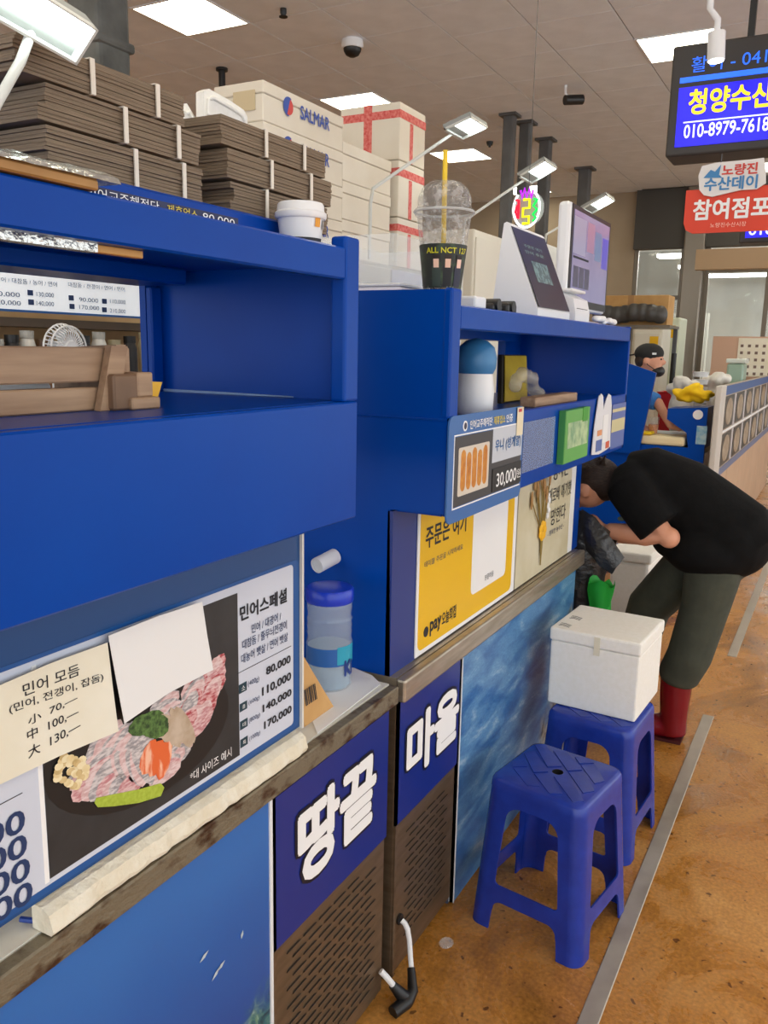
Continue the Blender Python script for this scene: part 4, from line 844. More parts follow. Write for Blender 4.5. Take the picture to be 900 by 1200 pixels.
# white tray and clear case on top board
t = thing('white_tray', 'low white plastic tray on top of the blue side panel', 'tray', (1.80, 1.02, 1.717)); mesh_obj('tray_shell', MB().rbox(1.715, 1.86, .89, 1.24, 1.7175, 1.757, .012), mat('lilac_white', (226, 224, 236), .4), t); mesh_obj('tray_lid', MB().rbox(1.72, 1.855, .895, 1.235, 1.7575, 1.764, .003), WHITE, t)
t = thing('clear_case', 'large clear plastic display case behind the dome cup', 'case', (2.1, 1.1, 1.717))
for n_, q in (('pane', (1.92, 2.30, 1.02, 1.024)), ('pane', (1.92, 1.924, 1.024, 1.26)), ('pane', (2.296, 2.30, 1.024, 1.26)), ('pane', (1.92, 2.30, 1.26, 1.264))): mesh_obj(n_, MB().box(*q, 1.7175, 1.90), GLASS, t)
t = thing('grey_folder', 'dark grey folder lying in front of the clear case', 'folder', (1.95, .96, 1.717)); mesh_obj('cover', MB().rbox(1.90, 2.20, .90, 1.01, 1.7175, 1.735, .002, 1), mat('folder_grey', (110, 110, 112), .5), t); mesh_obj('cover_top', MB().rbox(1.91, 2.19, .905, 1.01, 1.7355, 1.742, .002, 1), mat('folder_dark', (70, 72, 74), .5), t)
solo('white_cube', MB().rbox(1.93, 2.0, .80, .86, 1.7175, 1.748, .006), WHITE, 'small white adapter block right of the dome cup', 'adapter')
for k, (x, c_, nm) in enumerate(((2.10, BLACK, 'left'), (2.21, BLACK, 'right'))): 
    t = thing('tape_dispenser', 'black tape dispenser on the blue shelf top, the '+nm+' one of the pair', 'dispenser', (x, .83, 1.717), 'black tape dispensers'); mesh_obj('dispenser_body', MB().rbox(x-.03, x+.04, .81, .85, 1.7175, 1.738+.008*k, .008), c_, t); mesh_obj('roll', MB().tube([(x, .805, 1.735), (x, .855, 1.735)], .016, 16).sm(), c_, t)
# ordering tablet
t = thing('order_tablet', 'white wedge-shaped ordering tablet with a dark screen on the shelf top', 'tablet', (2.5, .85, 1.717))
pz = 1.7175; prf = [(.788, pz), (.788, pz+.02), (.884, 1.972), (.892, 1.978), (.900, 1.974), (.925, pz+.03), (.925, pz)]
mesh_obj('housing', MB().prism([(2.355, y, z) for y, z in prf], (.315, 0, 0)), WHITE, t)
p0 = Vector((2.362, .7868, pz+.026)); p1 = Vector((2.362, .8805, 1.966)); up_ = p1-p0; nrm = Vector((0, -up_.z, up_.y)).normalized()
scr = mesh_obj('screen', MB().prism([p0, p0+Vector((.301, 0, 0)), p1+Vector((.301, 0, 0)), p1], nrm*.0012), mat('tablet_black', (34, 36, 38), .4), t)
def scr_text(body, u0, u1, v0, v1, m): text_abs(scr, body, p0+Vector((.301*u0, 0, 0))+up_*v0, (.301*(u1-u0), 0, 0), up_*(v1-v0), m, .0, off=nrm*.0016)
GL = mat('screen_text', (120, 150, 140), .5, emit=(120, 150, 140), es=.4)
scr_text('주문은 여기', .18, .72, .77, .81, GL); scr_text('민어 주문', .16, .72, .69, .73, GL)
mesh_obj('screen_card', MB().prism([p0+Vector((.301*a, 0, 0))+up_*b for a, b in ((.24, .33), (.72, .33), (.72, .60), (.24, .60))], nrm*.0016), mat('screen_card', (110, 140, 136), .4, rgb2=(60, 84, 84), scale=70, lo=.48, hi=.52, emit=(80, 100, 96), es=.3), scr)
# receipt printer
t = thing('receipt_printer', 'small white receipt printer between tablet and monitor', 'printer', (2.86, .83, 1.717))
mesh_obj('printer_body', MB().prism([(2.74, .79, 1.7175), (2.74, .79, 1.75), (2.74, .80, 1.79), (2.74, .845, 1.812), (2.74, .852, 1.80), (2.74, .852, 1.7175)], (.17, 0, 0)), WHITE, t); mesh_obj('paper_slot', MB().box(2.76, 2.89, .792, .794, 1.752, 1.760), DARK, t); mesh_obj('cover', MB().rbox(2.745, 2.905, .805, .85, 1.812, 1.822, .004), WHITE, t)
t = thing('crumpled_tissue', 'crumpled white tissue on the far end of the shelf top', 'tissue', (3.1, .82, 1.717))
mb = MB()
for k in range(7): mb.ell((3.02+.035*k+random.uniform(-.01, .01), .79+random.uniform(-.012, .012), 1.732+random.uniform(-.004, .006)), (.03, .016, .013), 8, 6)
mesh_obj('folds', remesh(mb, .006, 2), PAPER, t)
# monitor
t = thing('monitor', 'white upright point-of-sale monitor with a bluish screen', 'monitor', (3.15, .9, 1.717))
mesh_obj('housing', MB().rbox(2.862, 3.395, .862, .905, 1.765, 2.112, .012), WHITE, t)
sc2 = mesh_obj('screen_bezel', MB().box(2.878, 3.388, .859, .862, 1.775, 2.105), BLACK, t)
def scr_mat():
    m = mat('monitor_picture', (128, 126, 160), .15, rgb2=(150, 146, 178), scale=3, emit=(128, 126, 165), es=.35); return m
sc3 = mesh_obj('screen', MB().box(2.90, 3.37, .8575, .859, 1.80, 2.09), scr_mat(), t)
for q, m in (((2.90, 3.05, 1.95, 2.07), mat('ui_grey', (150, 150, 176), .3, emit=(150, 150, 176), es=.3)), ((3.07, 3.16, 1.97, 2.07), mat('ui_red', (158, 124, 150), .3, emit=(158, 124, 150), es=.3)), ((3.18, 3.26, 1.95, 2.05), mat('ui_teal', (106, 128, 164), .3, emit=(106, 128, 164), es=.3)), ((3.28, 3.36, 1.93, 2.04), mat('ui_blue', (92, 86, 190), .3, emit=(92, 86, 190), es=.3)), ((2.91, 3.10, 1.935, 1.942), INK), ((2.92, 2.98, 1.84, 1.91), mat('ui_dark', (84, 84, 110), .3)), ((2.99, 3.05, 1.84, 1.91), MATS['ui_dark']), ((3.06, 3.12, 1.84, 1.91), MATS['ui_dark'])):
    mesh_obj('screen_tile', MB().box(q[0], q[1], .8567, .8575, q[2], q[3]), m, sc3)
mesh_obj('foot', MB().rbox(3.02, 3.24, .84, .98, 1.7175, 1.73, .004), WHITE, t); mesh_obj('neck', MB().rbox(3.10, 3.16, .9055, .945, 1.73, 1.90, .006), WHITE, t)
# ================================================================== INSIDE THE SECOND UNIT
fx, fy, fz0 = 1.80, .825, 1.456
# plain two-tone rounded ornament (stand-in)
t = thing('rounded_ornament', 'plain rounded blue and white ornament at the left end of the shelf', 'ornament', (2.055, .845, 1.4555))
oo = (2.055, .845, 1.4555)
mesh_obj('white_body', MB().lathe([(.042, 0), (.048, .01), (.050, .06), (.044, .105)], oo, 28).sm(), WHITE, t); mesh_obj('blue_top', MB().lathe([(.045, .105), (.052, .12), (.054, .145), (.046, .172), (.028, .188), (.006, .194)], oo, 28).sm(), mat('ornament_blue', (58, 124, 178), .4), t)
t = thing('notebook', 'yellow covered notebook leaning against the shelf back', 'notebook', (2.2, .95, 1.456))
nb0 = Vector((2.52, .945, 1.4565)); nbu = Vector((.24, .0, .0)); nbv = Vector((.17, .07, .15))
mesh_obj('cover', MB().prism([nb0, nb0+nbu, nb0+nbu+nbv, nb0+nbv], (-.004, .012, .0)), mat('book_black', (44, 36, 26), .5), t); mesh_obj('yellow_face', MB().prism([nb0+Vector((.02, -.001, .004)), nb0+nbu+Vector((-.004, -.001, .004)), nb0+nbu+nbv*.97+Vector((-.004, -.001, 0)), nb0+nbv*.97+Vector((.02, -.001, 0))], (0, -.003, .001)), mat('book_yellow', (198, 172, 40), .5, rgb2=(180, 150, 30), scale=8), t)
solo('wood_offcut', MB().rbox(2.42, 2.86, .80, .85, 1.4555, 1.485, .003, 1), WOOD, 'long wooden offcut lying behind the shelf front', 'wood')
t = thing('plastic_bag', 'crumpled clear plastic bag in front of the yellow notebook', 'bag', (2.3, .83, 1.456))
mb = MB(); random.seed(21)
for k in range(9): mb.ell((2.50+.03*k, .898+random.uniform(-.006, .01), 1.512+.035*math.sin(k*.5)+random.uniform(-.008, .01)), (.03, .022, .026), 8, 6)
mesh_obj('film', remesh(mb, .007, 1), mat('bag_film', (206, 198, 180), .15, alpha=.35, spec=.9), t)
t = thing('dark_wreath', 'tangle of black and silver ribbon hanging behind the ornament', 'ribbon', (1.9, 1.14, 1.60))
for k in range(6):
    pts = [(1.86+.12*random.random(), 1.12+.04*random.random(), 1.575+.075*random.random()) for _ in range(6)]; mesh_obj('ribbon', MB().tube(pts, .006, 5), BLACK if k % 3 else mat('silver_ribbon', (190, 190, 192), .3, .6), t)
# ================================================================== BACK OF THE STALL
t = thing('steel_fridge', 'tall stainless steel fridge inside the stall under the white cartons', 'fridge', (3.9, 2.5, 0))
SIL = mat('fridge_steel', (176, 166, 142), .3, .5, rgb2=(150, 142, 124), scale=2)
mesh_obj('fridge_body', MB().box(2.95, 4.75, 2.24, 2.95, .08, 2.06), SIL, t)
for x0, x1 in ((2.97, 3.54), (3.56, 4.14), (4.16, 4.73)):
    dm = mesh_obj('door', MB().rbox(x0, x1, 2.215, 2.24, .12, 2.04, .006), SIL if x0 < 4 else mat('fridge_violet_film', (128, 126, 170), .3, .2, rgb2=(160, 160, 186), scale=3), t); mesh_obj('handle', MB().rbox(x1-.05, x1-.03, 2.19, 2.215, .9, 1.3, .004), GREY, dm)
for x in (3.0, 4.65): mesh_obj('foot', MB().box(x, x+.06, 2.3, 2.36, 0, .08), GREY, t)
CARTW = mat('white_carton', (228, 220, 204), .7, rgb2=(220, 210, 192), scale=4)
LOGOB = mat('logo_blue', (56, 84, 168), .6); LOGOR = mat('logo_red', (206, 72, 66), .6)
def salmar(label, x0, z0, x1, y0, y1, h, logo=True):
    t = thing('salmon_carton', label, 'carton', ((x0+x1)/2, (y0+y1)/2, z0), 'white salmon cartons')
    mesh_obj('carton_box', MB().rbox(x0, x1, y0, y1, z0, z0+h*.68, .004, 1), CARTW, t); mesh_obj('carton_lid', MB().rbox(x0-.003, x1+.003, y0-.003, y1+.003, z0+h*.685, z0+h-.001, .004, 1), CARTW, t)
    if logo:
        w = x1-x0; c = Vector((x0+w*.28, y0-.0045, z0+h*.60)); r = h*.25
        mesh_obj('logo_half', MB().prism([c+Vector((r*math.cos(R(a)), 0, r*math.sin(R(a)))) for a in range(60, 271, 15)], (0, .001, 0)), LOGOB, t); mesh_obj('logo_half', MB().prism([c+Vector((r*.85*math.cos(R(a)), -.0005, r*.85*math.sin(R(a)))) for a in range(-110, 71, 15)], (0, .001, 0)), LOGOR, t)
        text_abs(t, 'SALMAR', (x0+w*.42, y0-.005, z0+h*.42), (w*.38, 0, 0), (0, 0, h*.36), LOGOB, .02)
        mesh_obj('end_sticker', MB().box(x0-.0045, x0-.003, y0+(y1-y0)*.15, y0+(y1-y0)*.6, z0+h*.28, z0+h*.78), mat('buff_sticker', (204, 186, 150), .7), t)
    return t
names = ('lowest', 'third from the top', 'second from the top', 'topmost')
for k in range(4): salmar('white salmon carton with blue lettering, %s of its stack' % names[k], 3.045, 2.062+k*.1595, 3.68, 2.245, 2.50, .158)
for k in range(3): salmar('plain white carton between the salmon stack and the taped carton, %s of three' % ('lowest', 'middle', 'topmost')[k], 3.70, 2.062+k*.1795, 4.20, 2.26, 2.62, .178, False)
TAPE = mat('red_printed_tape', (206, 66, 62), .5, rgb2=(226, 130, 120), scale=60)
def taped(label, z0, h, txt):
    x0, x1, y0, y1 = 4.235, 4.545, 2.23, 2.60; t = thing('taped_carton', label, 'carton', (4.4, 2.4, z0), 'white cartons with red tape')
    mesh_obj('carton_box', MB().rbox(x0, x1, y0, y1, z0, z0+h-.002, .006), CARTW, t)
    mesh_obj('tape_band', MB().box(x0-.0015, x1+.0015, y0-.0015, y1+.0015, z0+h*.72, z0+h*.86), TAPE, t); mesh_obj('tape_drop', MB().box(x0-.0025, x0, y0+.17, y0+.22, z0+h*.1, z0+h*.99), TAPE, t)
    mesh_obj('tape_drop', MB().box(x0+.12, x0+.155, y0-.0025, y0, z0, z0+h*.7), TAPE, t)
    if txt: text_abs(t, 'KIMCHI', (x0-.003, y0+.30, z0+.05), (0, -.22, 0), (0, 0, .05), INK, .01)
taped('lower white carton with red tape and black lettering', 2.062, .26, False); taped('middle white carton with red tape on the fridge', 2.324, .29, True); taped('topmost white carton with red printed tape on the fridge', 2.616, .29, False)
# foam trays leaning behind the carton stacks
for k, (px, py, lab) in enumerate(((252, 105, 'white foam tray with moulded rim leaning left of the salmon cartons'), (222, 118, 'second white foam tray peeping out behind the left carton stack'))):
    YL = 1.75+.045*k; a = U(px, py+40, 'y', YL); t = thing('foam_tray', lab, 'tray', (a.x, YL, 1.9), 'foam trays')
    pp_ = ((242, 150), (239, 128), (239, 107), (245, 104), (270, 118), (286, 129), (290, 137), (290, 152)) if k == 0 else ((214, 160), (214, 122), (219, 121), (228, 136), (235, 148), (236, 162))
    q = [U(x_, y_, 'y', YL) for x_, y_ in pp_]; q[0].z = q[-1].z = 1.9
    mesh_obj('panel', MB().prism(q, (0, .03, 0)), FOAM, t); cc = sum(q, Vector())/len(q); mesh_obj('rim', MB().tube([(p-cc)*.84+cc+Vector((0, -.004, 0)) for p in q[1:-1]], .006, 6).sm(), FOAM, t)
t = thing('tray_rack', 'steel rack behind the carton stacks holding the foam trays', 'rack', (2.0, 1.8, 0))
mesh_obj('shelf_board', MB().box(1.88, 2.6, 1.72, 1.84, 1.87, 1.899), GREY, t)
for x in (1.89, 2.56): mesh_obj('post', MB().box(x, x+.025, 1.78, 1.805, 0, 1.87), GREY, t)
# ================================================================== FLOODLIGHTS
LEDM = glow('led_white', (.86, 1.0, .95), 14.0); LAMPW = mat('lamp_white_metal', (206, 208, 204), .4)
def floodlight(label, c, Lx, Wd, n, L, W, arm):
    c = Vector(c); Lx = Vector(Lx).normalized(); n = Vector(n); n = (n-Lx*n.dot(Lx)).normalized(); Wd = n.cross(Lx).normalized()
    if Wd.z < 0: Wd = -Wd
    t = thing('floodlight', label, 'lamp', c, 'LED floodlights')
    def slab(a, b, w0, w1, d0, d1):
        q = [c+Lx*(a*L)+Wd*(w0*W)+n*d0, c+Lx*(b*L)+Wd*(w0*W)+n*d0, c+Lx*(b*L)+Wd*(w1*W)+n*d0, c+Lx*(a*L)+Wd*(w1*W)+n*d0]; return MB().prism(q, n*(d1-d0))
    mesh_obj('housing', slab(-.5, .5, -.5, .5, -.02, .0), mat('lamp_grey', (150, 154, 152), .5), t)
    mesh_obj('led_panel', slab(-.47, .47, -.15, .47, .001, .006), LEDM, t)
    fr = MB()
    for q in ((-.5, .5, -.5, -.44), (-.5, .5, .46, .5), (-.5, -.47, -.5, .5), (.47, .5, -.5, .5)):
        s_ = slab(*q, 0, .012); fr.add(s_.v, s_.f)
    mesh_obj('rim', fr, LAMPW, t)
    mesh_obj('arm', MB().tube([c-Wd*(W*.5)]+[Vector(p) for p in arm], .0055 if L < .2 else .009, 10).sm(), LAMPW, t); mesh_obj('knuckle', MB().ell(c-Wd*(W*.5), (.03*W**.5*.5+.003,)*3, 10, 8).sm(), LAMPW, t)
    return t
c = U(48, 20, 'y', .815); lb0 = U(-25, 160, 'y', .80)
floodlight('large lit floodlight on a grey arm at the top left corner', c, (.93, 0, -.13), None, (-.15, -.72, -.66), .116, .047, [U(24, 72, 'y', .81), U(-2, 118, 'y', .805), lb0, (lb0.x, .80, 1.8135)])
c = U(546, 149, 'y', 1.95); b_ = U(437, 221, 'y', 2.18); b2 = U(434, 240, 'y', 2.18)
floodlight('lit floodlight on a long arm above the dome cup', c, (1, 0, .0), None, (0, -.30, -.95), .24, .16, [b_, b2, (b2.x, 2.18, 2.06)])
c = U(630, 201, 'y', 1.95); b_ = U(545, 258, 'y', 2.18); b2 = U(543, 275, 'y', 2.18)
floodlight('lit floodlight above the round neon sign', c, (1, 0, .0), None, (0, -.45, -.9), .26, .2, [b_, b2, (b2.x, 2.18, 0)])
c = U(701, 239, 'y', 1.95); b_ = U(640, 275, 'y', 2.18); b2 = U(638, 290, 'y', 2.18)
floodlight('small lit floodlight behind the monitor top', c, (1, 0, .0), None, (0, -.45, -.9), .28, .22, [b_, b2, (b2.x, 2.18, 0)])
# second stall interior behind the unit: pale boxes and cabinets
for k, (px0, px1, py0, py1, yy, dp, zb0, nm, lab, cc) in enumerate(((556, 606, 268, 330, 2.3, .5, 0, 'white_cabinet', 'white cabinet seen between the dome cup and the tablet', (224, 218, 204)), (640, 668, 285, 345, 2.3, .5, 0, 'white_cabinet', 'white cabinet seen between tablet and monitor', (220, 218, 212)))):
    a = U(px0, py0, 'y', yy); b = U(px1, py1, 'y', yy); t = thing(nm, lab, 'cabinet', ((a.x+b.x)/2, yy+.2, zb0), 'white cabinets at the back'); mm = mat('cab_%d' % k, cc, .6)
    mesh_obj('cabinet_body', MB().rbox(a.x, b.x, yy, yy+dp, zb0+.04, a.z, .01), mm, t); mesh_obj('cabinet_door', MB().rbox(a.x+.02, b.x-.02, yy-.012, yy, zb0+.1, a.z-.05, .004), mm, t); mesh_obj('plinth', MB().box(a.x+.02, b.x-.02, yy+.02, yy+dp, 0, .04), DARK, t)
t = thing('white_partition', 'bright white partition panel seen through the shelf opening', 'partition', (4.4, 1.95, 0)); mesh_obj('sheet', MB().box(2.55, 2.9, 1.75, 1.77, .04, 1.72), mat('bright_white', (238, 240, 236), .5), t); mesh_obj('edge_post', MB().box(2.9, 2.92, 1.745, 1.775, 0, 1.73), NAVY, t); mesh_obj('edge_post', MB().box(2.53, 2.55, 1.745, 1.775, 0, 1.73), NAVY, t)
# neon sign
c = U(617, 244, 'x', 5.2)
t = thing('neon_sign', 'round neon sign with purple, red, yellow and green tubes', 'sign', c)
mesh_obj('backing', MB().tube([c+Vector((.02, 0, 0)), c+Vector((.03, 0, 0))], .105, 28), mat('clear_backing', (200, 204, 206), .1, alpha=.4), t)
def cring(r, a0, a1): return [c+Vector((0, -r*.85*math.sin(R(a)), r*1.15*math.cos(R(a)))) for a in range(a0, a1+1, 12)]
mesh_obj('white_tube', MB().tube(cring(.098, 40, 316), .007, 8).sm(), glow('neon_white', (1, 1, 1), 2.2), t)
for nm, col, o_, pts in (('purple_tube', (.5, .02, .9), 0, [(-.04, .105), (-.03, .06), (-.015, .115), (0, .06), (.015, .115), (.03, .06), (.04, .105)]), ('red_tube', (1, .02, .05), 0, [(-.07, .05), (-.05, .05), (-.05, -.06), (-.07, -.02), (-.055, .02)]), ('yellow_tube', (1, .85, .02), 0, [(-.02, .05), (.02, .05), (.02, 0), (-.02, 0), (-.02, -.05), (.02, -.05), (.02, -.09), (-.02, -.09)]), ('green_tube', (.02, .8, .1), 0, [(.045, .05), (.07, .05), (.045, .01), (.07, -.01), (.045, -.04), (.065, -.06), (.045, -.08)])):
    mesh_obj(nm, MB().tube([c+Vector((-.006, -u, v)) for u, v in pts], .0085, 8).sm(), glow('neon_'+nm, col, 1.6), t)
mesh_obj('hanger', MB().tube([c+Vector((.025, 0, .09)), (c.x+.025, c.y, CZ)], .002, 5), GREY, t)
# ================================================================== HANGING SIGNS
XS = 4.5
SIGNB = mat('sign_blue_lit', (30, 22, 225), .3, emit=(30, 20, 230), es=.75); LEDB = mat('led_blue', (40, 110, 240), .4, emit=(30, 100, 250), es=1.0); SW = mat('sign_white_lit', (235, 238, 250), .4, emit=(235, 238, 250), es=.8); SY = mat('sign_yellow_lit', (255, 214, 40), .4, emit=(255, 214, 40), es=.85)
CASE = mat('sign_case', (52, 48, 46), .5)
def hang_sign(label, x, yl, yr, z0, z1, dep):
    t = thing('hanging_sign', label, 'sign', (x+dep/2, (yl+yr)/2, z0), 'hanging stall signs')
    mesh_obj('case', MB().rbox(x, x+dep, yr, yl, z0, z1, .01), CASE, t); return t
a = U(789, 57, 'x', XS); b = U(783, 184, 'x', XS); yl = a.y; yr = yl-1.15
t = hang_sign('large black boxed hanging sign with yellow and white lettering on blue', XS, yl, yr, b.z, a.z+.01, .22)
for y in (yl-.33, yl-.95): mesh_obj('hanger_rod', MB().box(XS+.10, XS+.13, y-.015, y+.015, a.z, CZ), BLACK, t)
def sgn(px, py, x=XS): return U(px, py, 'x', x)
p1 = sgn(796, 105); p2 = sgn(792, 173)
pnl = mesh_obj('blue_panel', MB().box(XS-.006, XS, yr+.03, p1.y, p2.z, p1.z+.005), SIGNB, t)
bar0 = sgn(797, 95); mesh_obj('led_bar', MB().box(XS-.005, XS, yr+.03, bar0.y, bar0.z-.012, bar0.z+.012), LEDB, t)
def st(body, bl, tr, m, bold, yr_=None, par=None, x=XS, off=-.008):
    A = U(*bl, 'x', x); B = U(*tr, 'x', x); return text_abs(par or t, body, (x+off, A.y, A.z), (0, B.y-A.y, 0), (0, 0, B.z-A.z), m, bold)
A = sgn(806, 136); B = sgn(885, 107)
ch = (A.y-sgn(829, 132).y)
text_abs(t, '청양수산', (XS-.008, A.y, A.z), (0, -ch*4.2, 0), (0, 0, .115), SY, .03)
A2 = sgn(801, 163); hh = .062; text_abs(t, '010-8979-7618', (XS-.008, A2.y, A2.z), (0, -(A2.y-sgn(901, 152).y), 0), (0, 0, hh), SW, .015)
A3 = sgn(801, 145); mesh_obj('white_rule', MB().box(XS-.0075, XS-.006, yr+.04, A3.y, A3.z, A3.z+.006), SW, t)
A4 = sgn(810, 86); text_abs(t, '활어 - 0416', (XS-.005, A4.y, A4.z), (0, -(A4.y-sgn(915, 60).y), 0), (0, 0, .07), LEDB, .0)
# red event sign below
t = thing('event_sign', 'orange-red hanging event sign with white lettering under the blue signboard', 'sign', (XS, .5, 2.2))
RED = mat('event_red', (222, 62, 30), .5); q0 = sgn(803, 222); q1 = sgn(806, 273); ry0 = q0.y-.62
pts = [(q0.y, q0.z), (q0.y, q1.z+.05), (q0.y-.012, q1.z+.018), (q0.y-.045, q1.z), (ry0+.05, q1.z), (ry0, q1.z+.04), (ry0, q0.z)]
mesh_obj('red_board', MB().prism([(XS+.03, y, z) for y, z in pts], (.012, 0, 0)), RED, t)
A = sgn(810, 258); text_abs(t, '참여점포', (XS+.027, A.y, A.z), (0, -(A.y-sgn(903, 238).y), 0), (0, 0, .098), INKW, .03)
A = sgn(831, 265); text_abs(t, '노량진수산시장', (XS+.027, A.y, A.z-.004), (0, -(A.y-sgn(874, 258).y), 0), (0, 0, .022), mat('pale_red_ink', (250, 200, 180), .5), 0)
pc = [sgn(*p) for p in ((819, 222), (818, 205), (822, 194), (838, 190), (860, 188), (880, 186), (895, 184), (897, 200), (897, 214), (886, 221), (868, 222), (850, 226), (834, 230), (824, 228))]
mesh_obj('logo_plate', MB().prism([Vector((XS+.015, p.y, p.z)) for p in pc], (.012, 0, 0)), mat('logo_plate_white', (228, 226, 224), .5), t)
A = sgn(845, 206); text_abs(t, '노량진', (XS+.012, A.y, A.z), (0, -(A.y-sgn(888, 194).y), 0), (0, 0, .052), mat('logo_text_red', (206, 64, 54), .5), .03)
A = sgn(824, 224); text_abs(t, '수산데이', (XS+.012, A.y, A.z), (0, -(A.y-sgn(888, 208).y), 0), (0, 0, .062), mat('logo_text_blue', (60, 130, 186), .5), .03)
w0 = sgn(824, 208); mesh_obj('wave_mark', MB().prism([Vector((XS+.012, w0.y-u, w0.z+v)) for u, v in ((0, 0), (.03, .035), (.05, .025), (.075, .055), (.07, .01), (.085, -.005))], (.002, 0, 0)), MATS['logo_text_blue'], t)
for y in (q0.y-.15, ry0+.12): mesh_obj('hanger_wire', MB().tube([(XS+.036, y, q0.z-.01), (XS+.036, y, b.z+.002)], .003, 6), GREY, t)
# farther sign
XS2 = 7.4; a2 = U(874, 268, 'x', XS2); b2 = U(874, 279, 'x', XS2)
t = hang_sign('smaller far hanging sign with a blue panel behind the red event sign', XS2, U(867, 270, 'x', XS2).y, U(867, 270, 'x', XS2).y-1.1, U(870, 285, 'x', XS2).z, U(870, 285, 'x', XS2).z+.5, .2)
mesh_obj('blue_panel', MB().box(XS2-.006, XS2, a2.y-1.0, a2.y, b2.z, b2.z+.25), SIGNB, t); A = U(877, 276, 'x', XS2); text_abs(t, '010-8979', (XS2-.008, A.y, A.z), (0, -.45, 0), (0, 0, .075), SW, .015)
for y in (a2.y-.2, a2.y-.8): mesh_obj('hanger_rod', MB().box(XS2+.08, XS2+.11, y-.015, y+.015, U(870, 285, 'x', XS2).z+.49, CZ), BLACK, t)
# spotlight in front of the sign
sp0 = U(840, 38, 'x', 4.1); sp1 = U(839, 71, 'x', 4.1); ax_ = (sp1-sp0).normalized()
t = thing('track_spotlight', 'white cylindrical track spotlight in front of the big blue sign', 'lamp', sp0)
mesh_obj('can', MB().tube([sp0, sp1], .036, 20).sm(), WHITE, t); mesh_obj('lens', MB().tube([sp1, sp1+ax_*.004], .031, 18), glow('spot_glow', (1, .96, .85), 8), t)
mesh_obj('arm', MB().tube([sp0, sp0+Vector((0, 0, .05)), U(832, 10, 'x', 4.1), (U(832, 10, 'x', 4.1).x, U(832, 10, 'x', 4.1).y, CZ)], .014, 10).sm(), WHITE, t)
# ================================================================== NEXT STALL
XN = 6.3
t = thing('work_table', 'blue painted work table of the next stall with a raised end block', 'table', (6.8, 1.4, 0))
mesh_obj('front_wall', MB().box(XN, XN+.04, .83, 1.75, 0, .965), BLUE, t); mesh_obj('table_top', MB().box(XN+.04, 7.38, .83, 1.42, .925, .965), STEEL, t)
mesh_obj('end_block', MB().prism([(XN-.002, .83, .965), (XN-.002, .83, 1.255), (XN-.002, 1.10, 1.235), (XN-.002, 1.10, 1.16), (XN-.002, .96, 1.07), (XN-.002, .94, .965)], (.30, 0, 0)), BLUE, t)
c = U(818, 486, 'x', XN-.003); mesh_obj('white_disc', MB().tube([c, c-Vector((.006, 0, 0))], .034, 20), WHITE, t)
c = U(822, 510, 'x', XN-.003); mesh_obj('pale_sticker', MB().box(XN-.005, XN-.003, c.y-.035, c.y+.035, c.z-.065, c.z+.065), mat('sky_sticker', (120, 176, 206), .5, rgb2=(180, 206, 214), scale=30), t)
mesh_obj('wing_panel', MB().prism([(XN-.04, 1.75, .90), (XN-.04, 1.75, 1.565), (XN-.04, 1.41, 1.552), (XN-.04, 1.195, 1.484), (XN-.04, 1.275, .90)], (.03, 0, 0)), BLUE, t)
solo('cutting_board', MB().rbox(XN+.005, XN+.42, .965, 1.62, .9665, 1.035, .02), mat('cream_board', (236, 220, 178), .5), 'thick cream cutting board on the blue work table', 'board')
solo('white_cloth', MB().rbox(XN+.2, XN+.41, .98, 1.30, 1.036, 1.042, .002), PAPER, 'white cloth spread on the cutting board', 'cloth')
solo('yellow_cloth', MB().rbox(XN+.006, XN+.12, 1.20, 1.55, 1.037, 1.058, .01), mat('cloth_yellow', (250, 210, 20), .7), 'folded yellow cloth on the front edge of the cutting board', 'cloth')
c = U(765, 508, 'x', XN+.16); cz_ = 1.037
t = thing('drink_glass', 'clear tumbler half filled with an orange drink on the cutting board', 'glass', (XN+.16, c.y, cz_)); mesh_obj('tumbler', MB().lathe([(.03, 0), (.034, .004), (.042, .12)], (XN+.16, c.y, cz_), 22, False).sm(), GLASS, t); mesh_obj('orange_drink', MB().lathe([(.030, .003), (.037, .068)], (XN+.16, c.y, cz_), 20).sm(), mat('orange_liquid', (214, 120, 20), .2), t)
# towels, basket, bags on the block
random.seed(9)
t = thing('yellow_towel', 'heap of bright yellow towels on the raised blue block', 'towel', (XN+.12, .95, 1.25)); mb = MB(); c0 = U(812, 470, 'x', XN+.1)
for k in range(10): mb.ell((XN+.10+random.uniform(-.06, .06), c0.y+random.uniform(-.07, .11), 1.312+random.uniform(-.0, .07)), (.07, .085, .03), 8, 6, Matrix.Rotation(random.uniform(-.7, .7), 3, 'X'))
mesh_obj('folds', remesh(mb, .011, 1), mat('towel_yellow', (250, 206, 16), .8), t)
t = thing('red_basket', 'red plastic basket behind the yellow towels', 'basket', (XN+.96, 1.1, .966)); c1 = U(783, 462, 'x', XN+.96)
mesh_obj('basket_wall', MB().loft([[Vector((XN+.96+sx*rr, c1.y-.05+sy*rr, z)) for sx, sy in ((-1, -1), (1, -1), (1, 1), (-1, 1))] for rr, z in ((.09, .967), (.11, 1.30), (.12, 1.315), (.105, 1.31), (.085, .98))], False), mat('basket_red', (206, 30, 40), .4), t); mesh_obj('basket_floor', MB().box(XN+.88, XN+1.04, c1.y-.13, c1.y+.03, .967, .98), MATS['basket_red'], t)
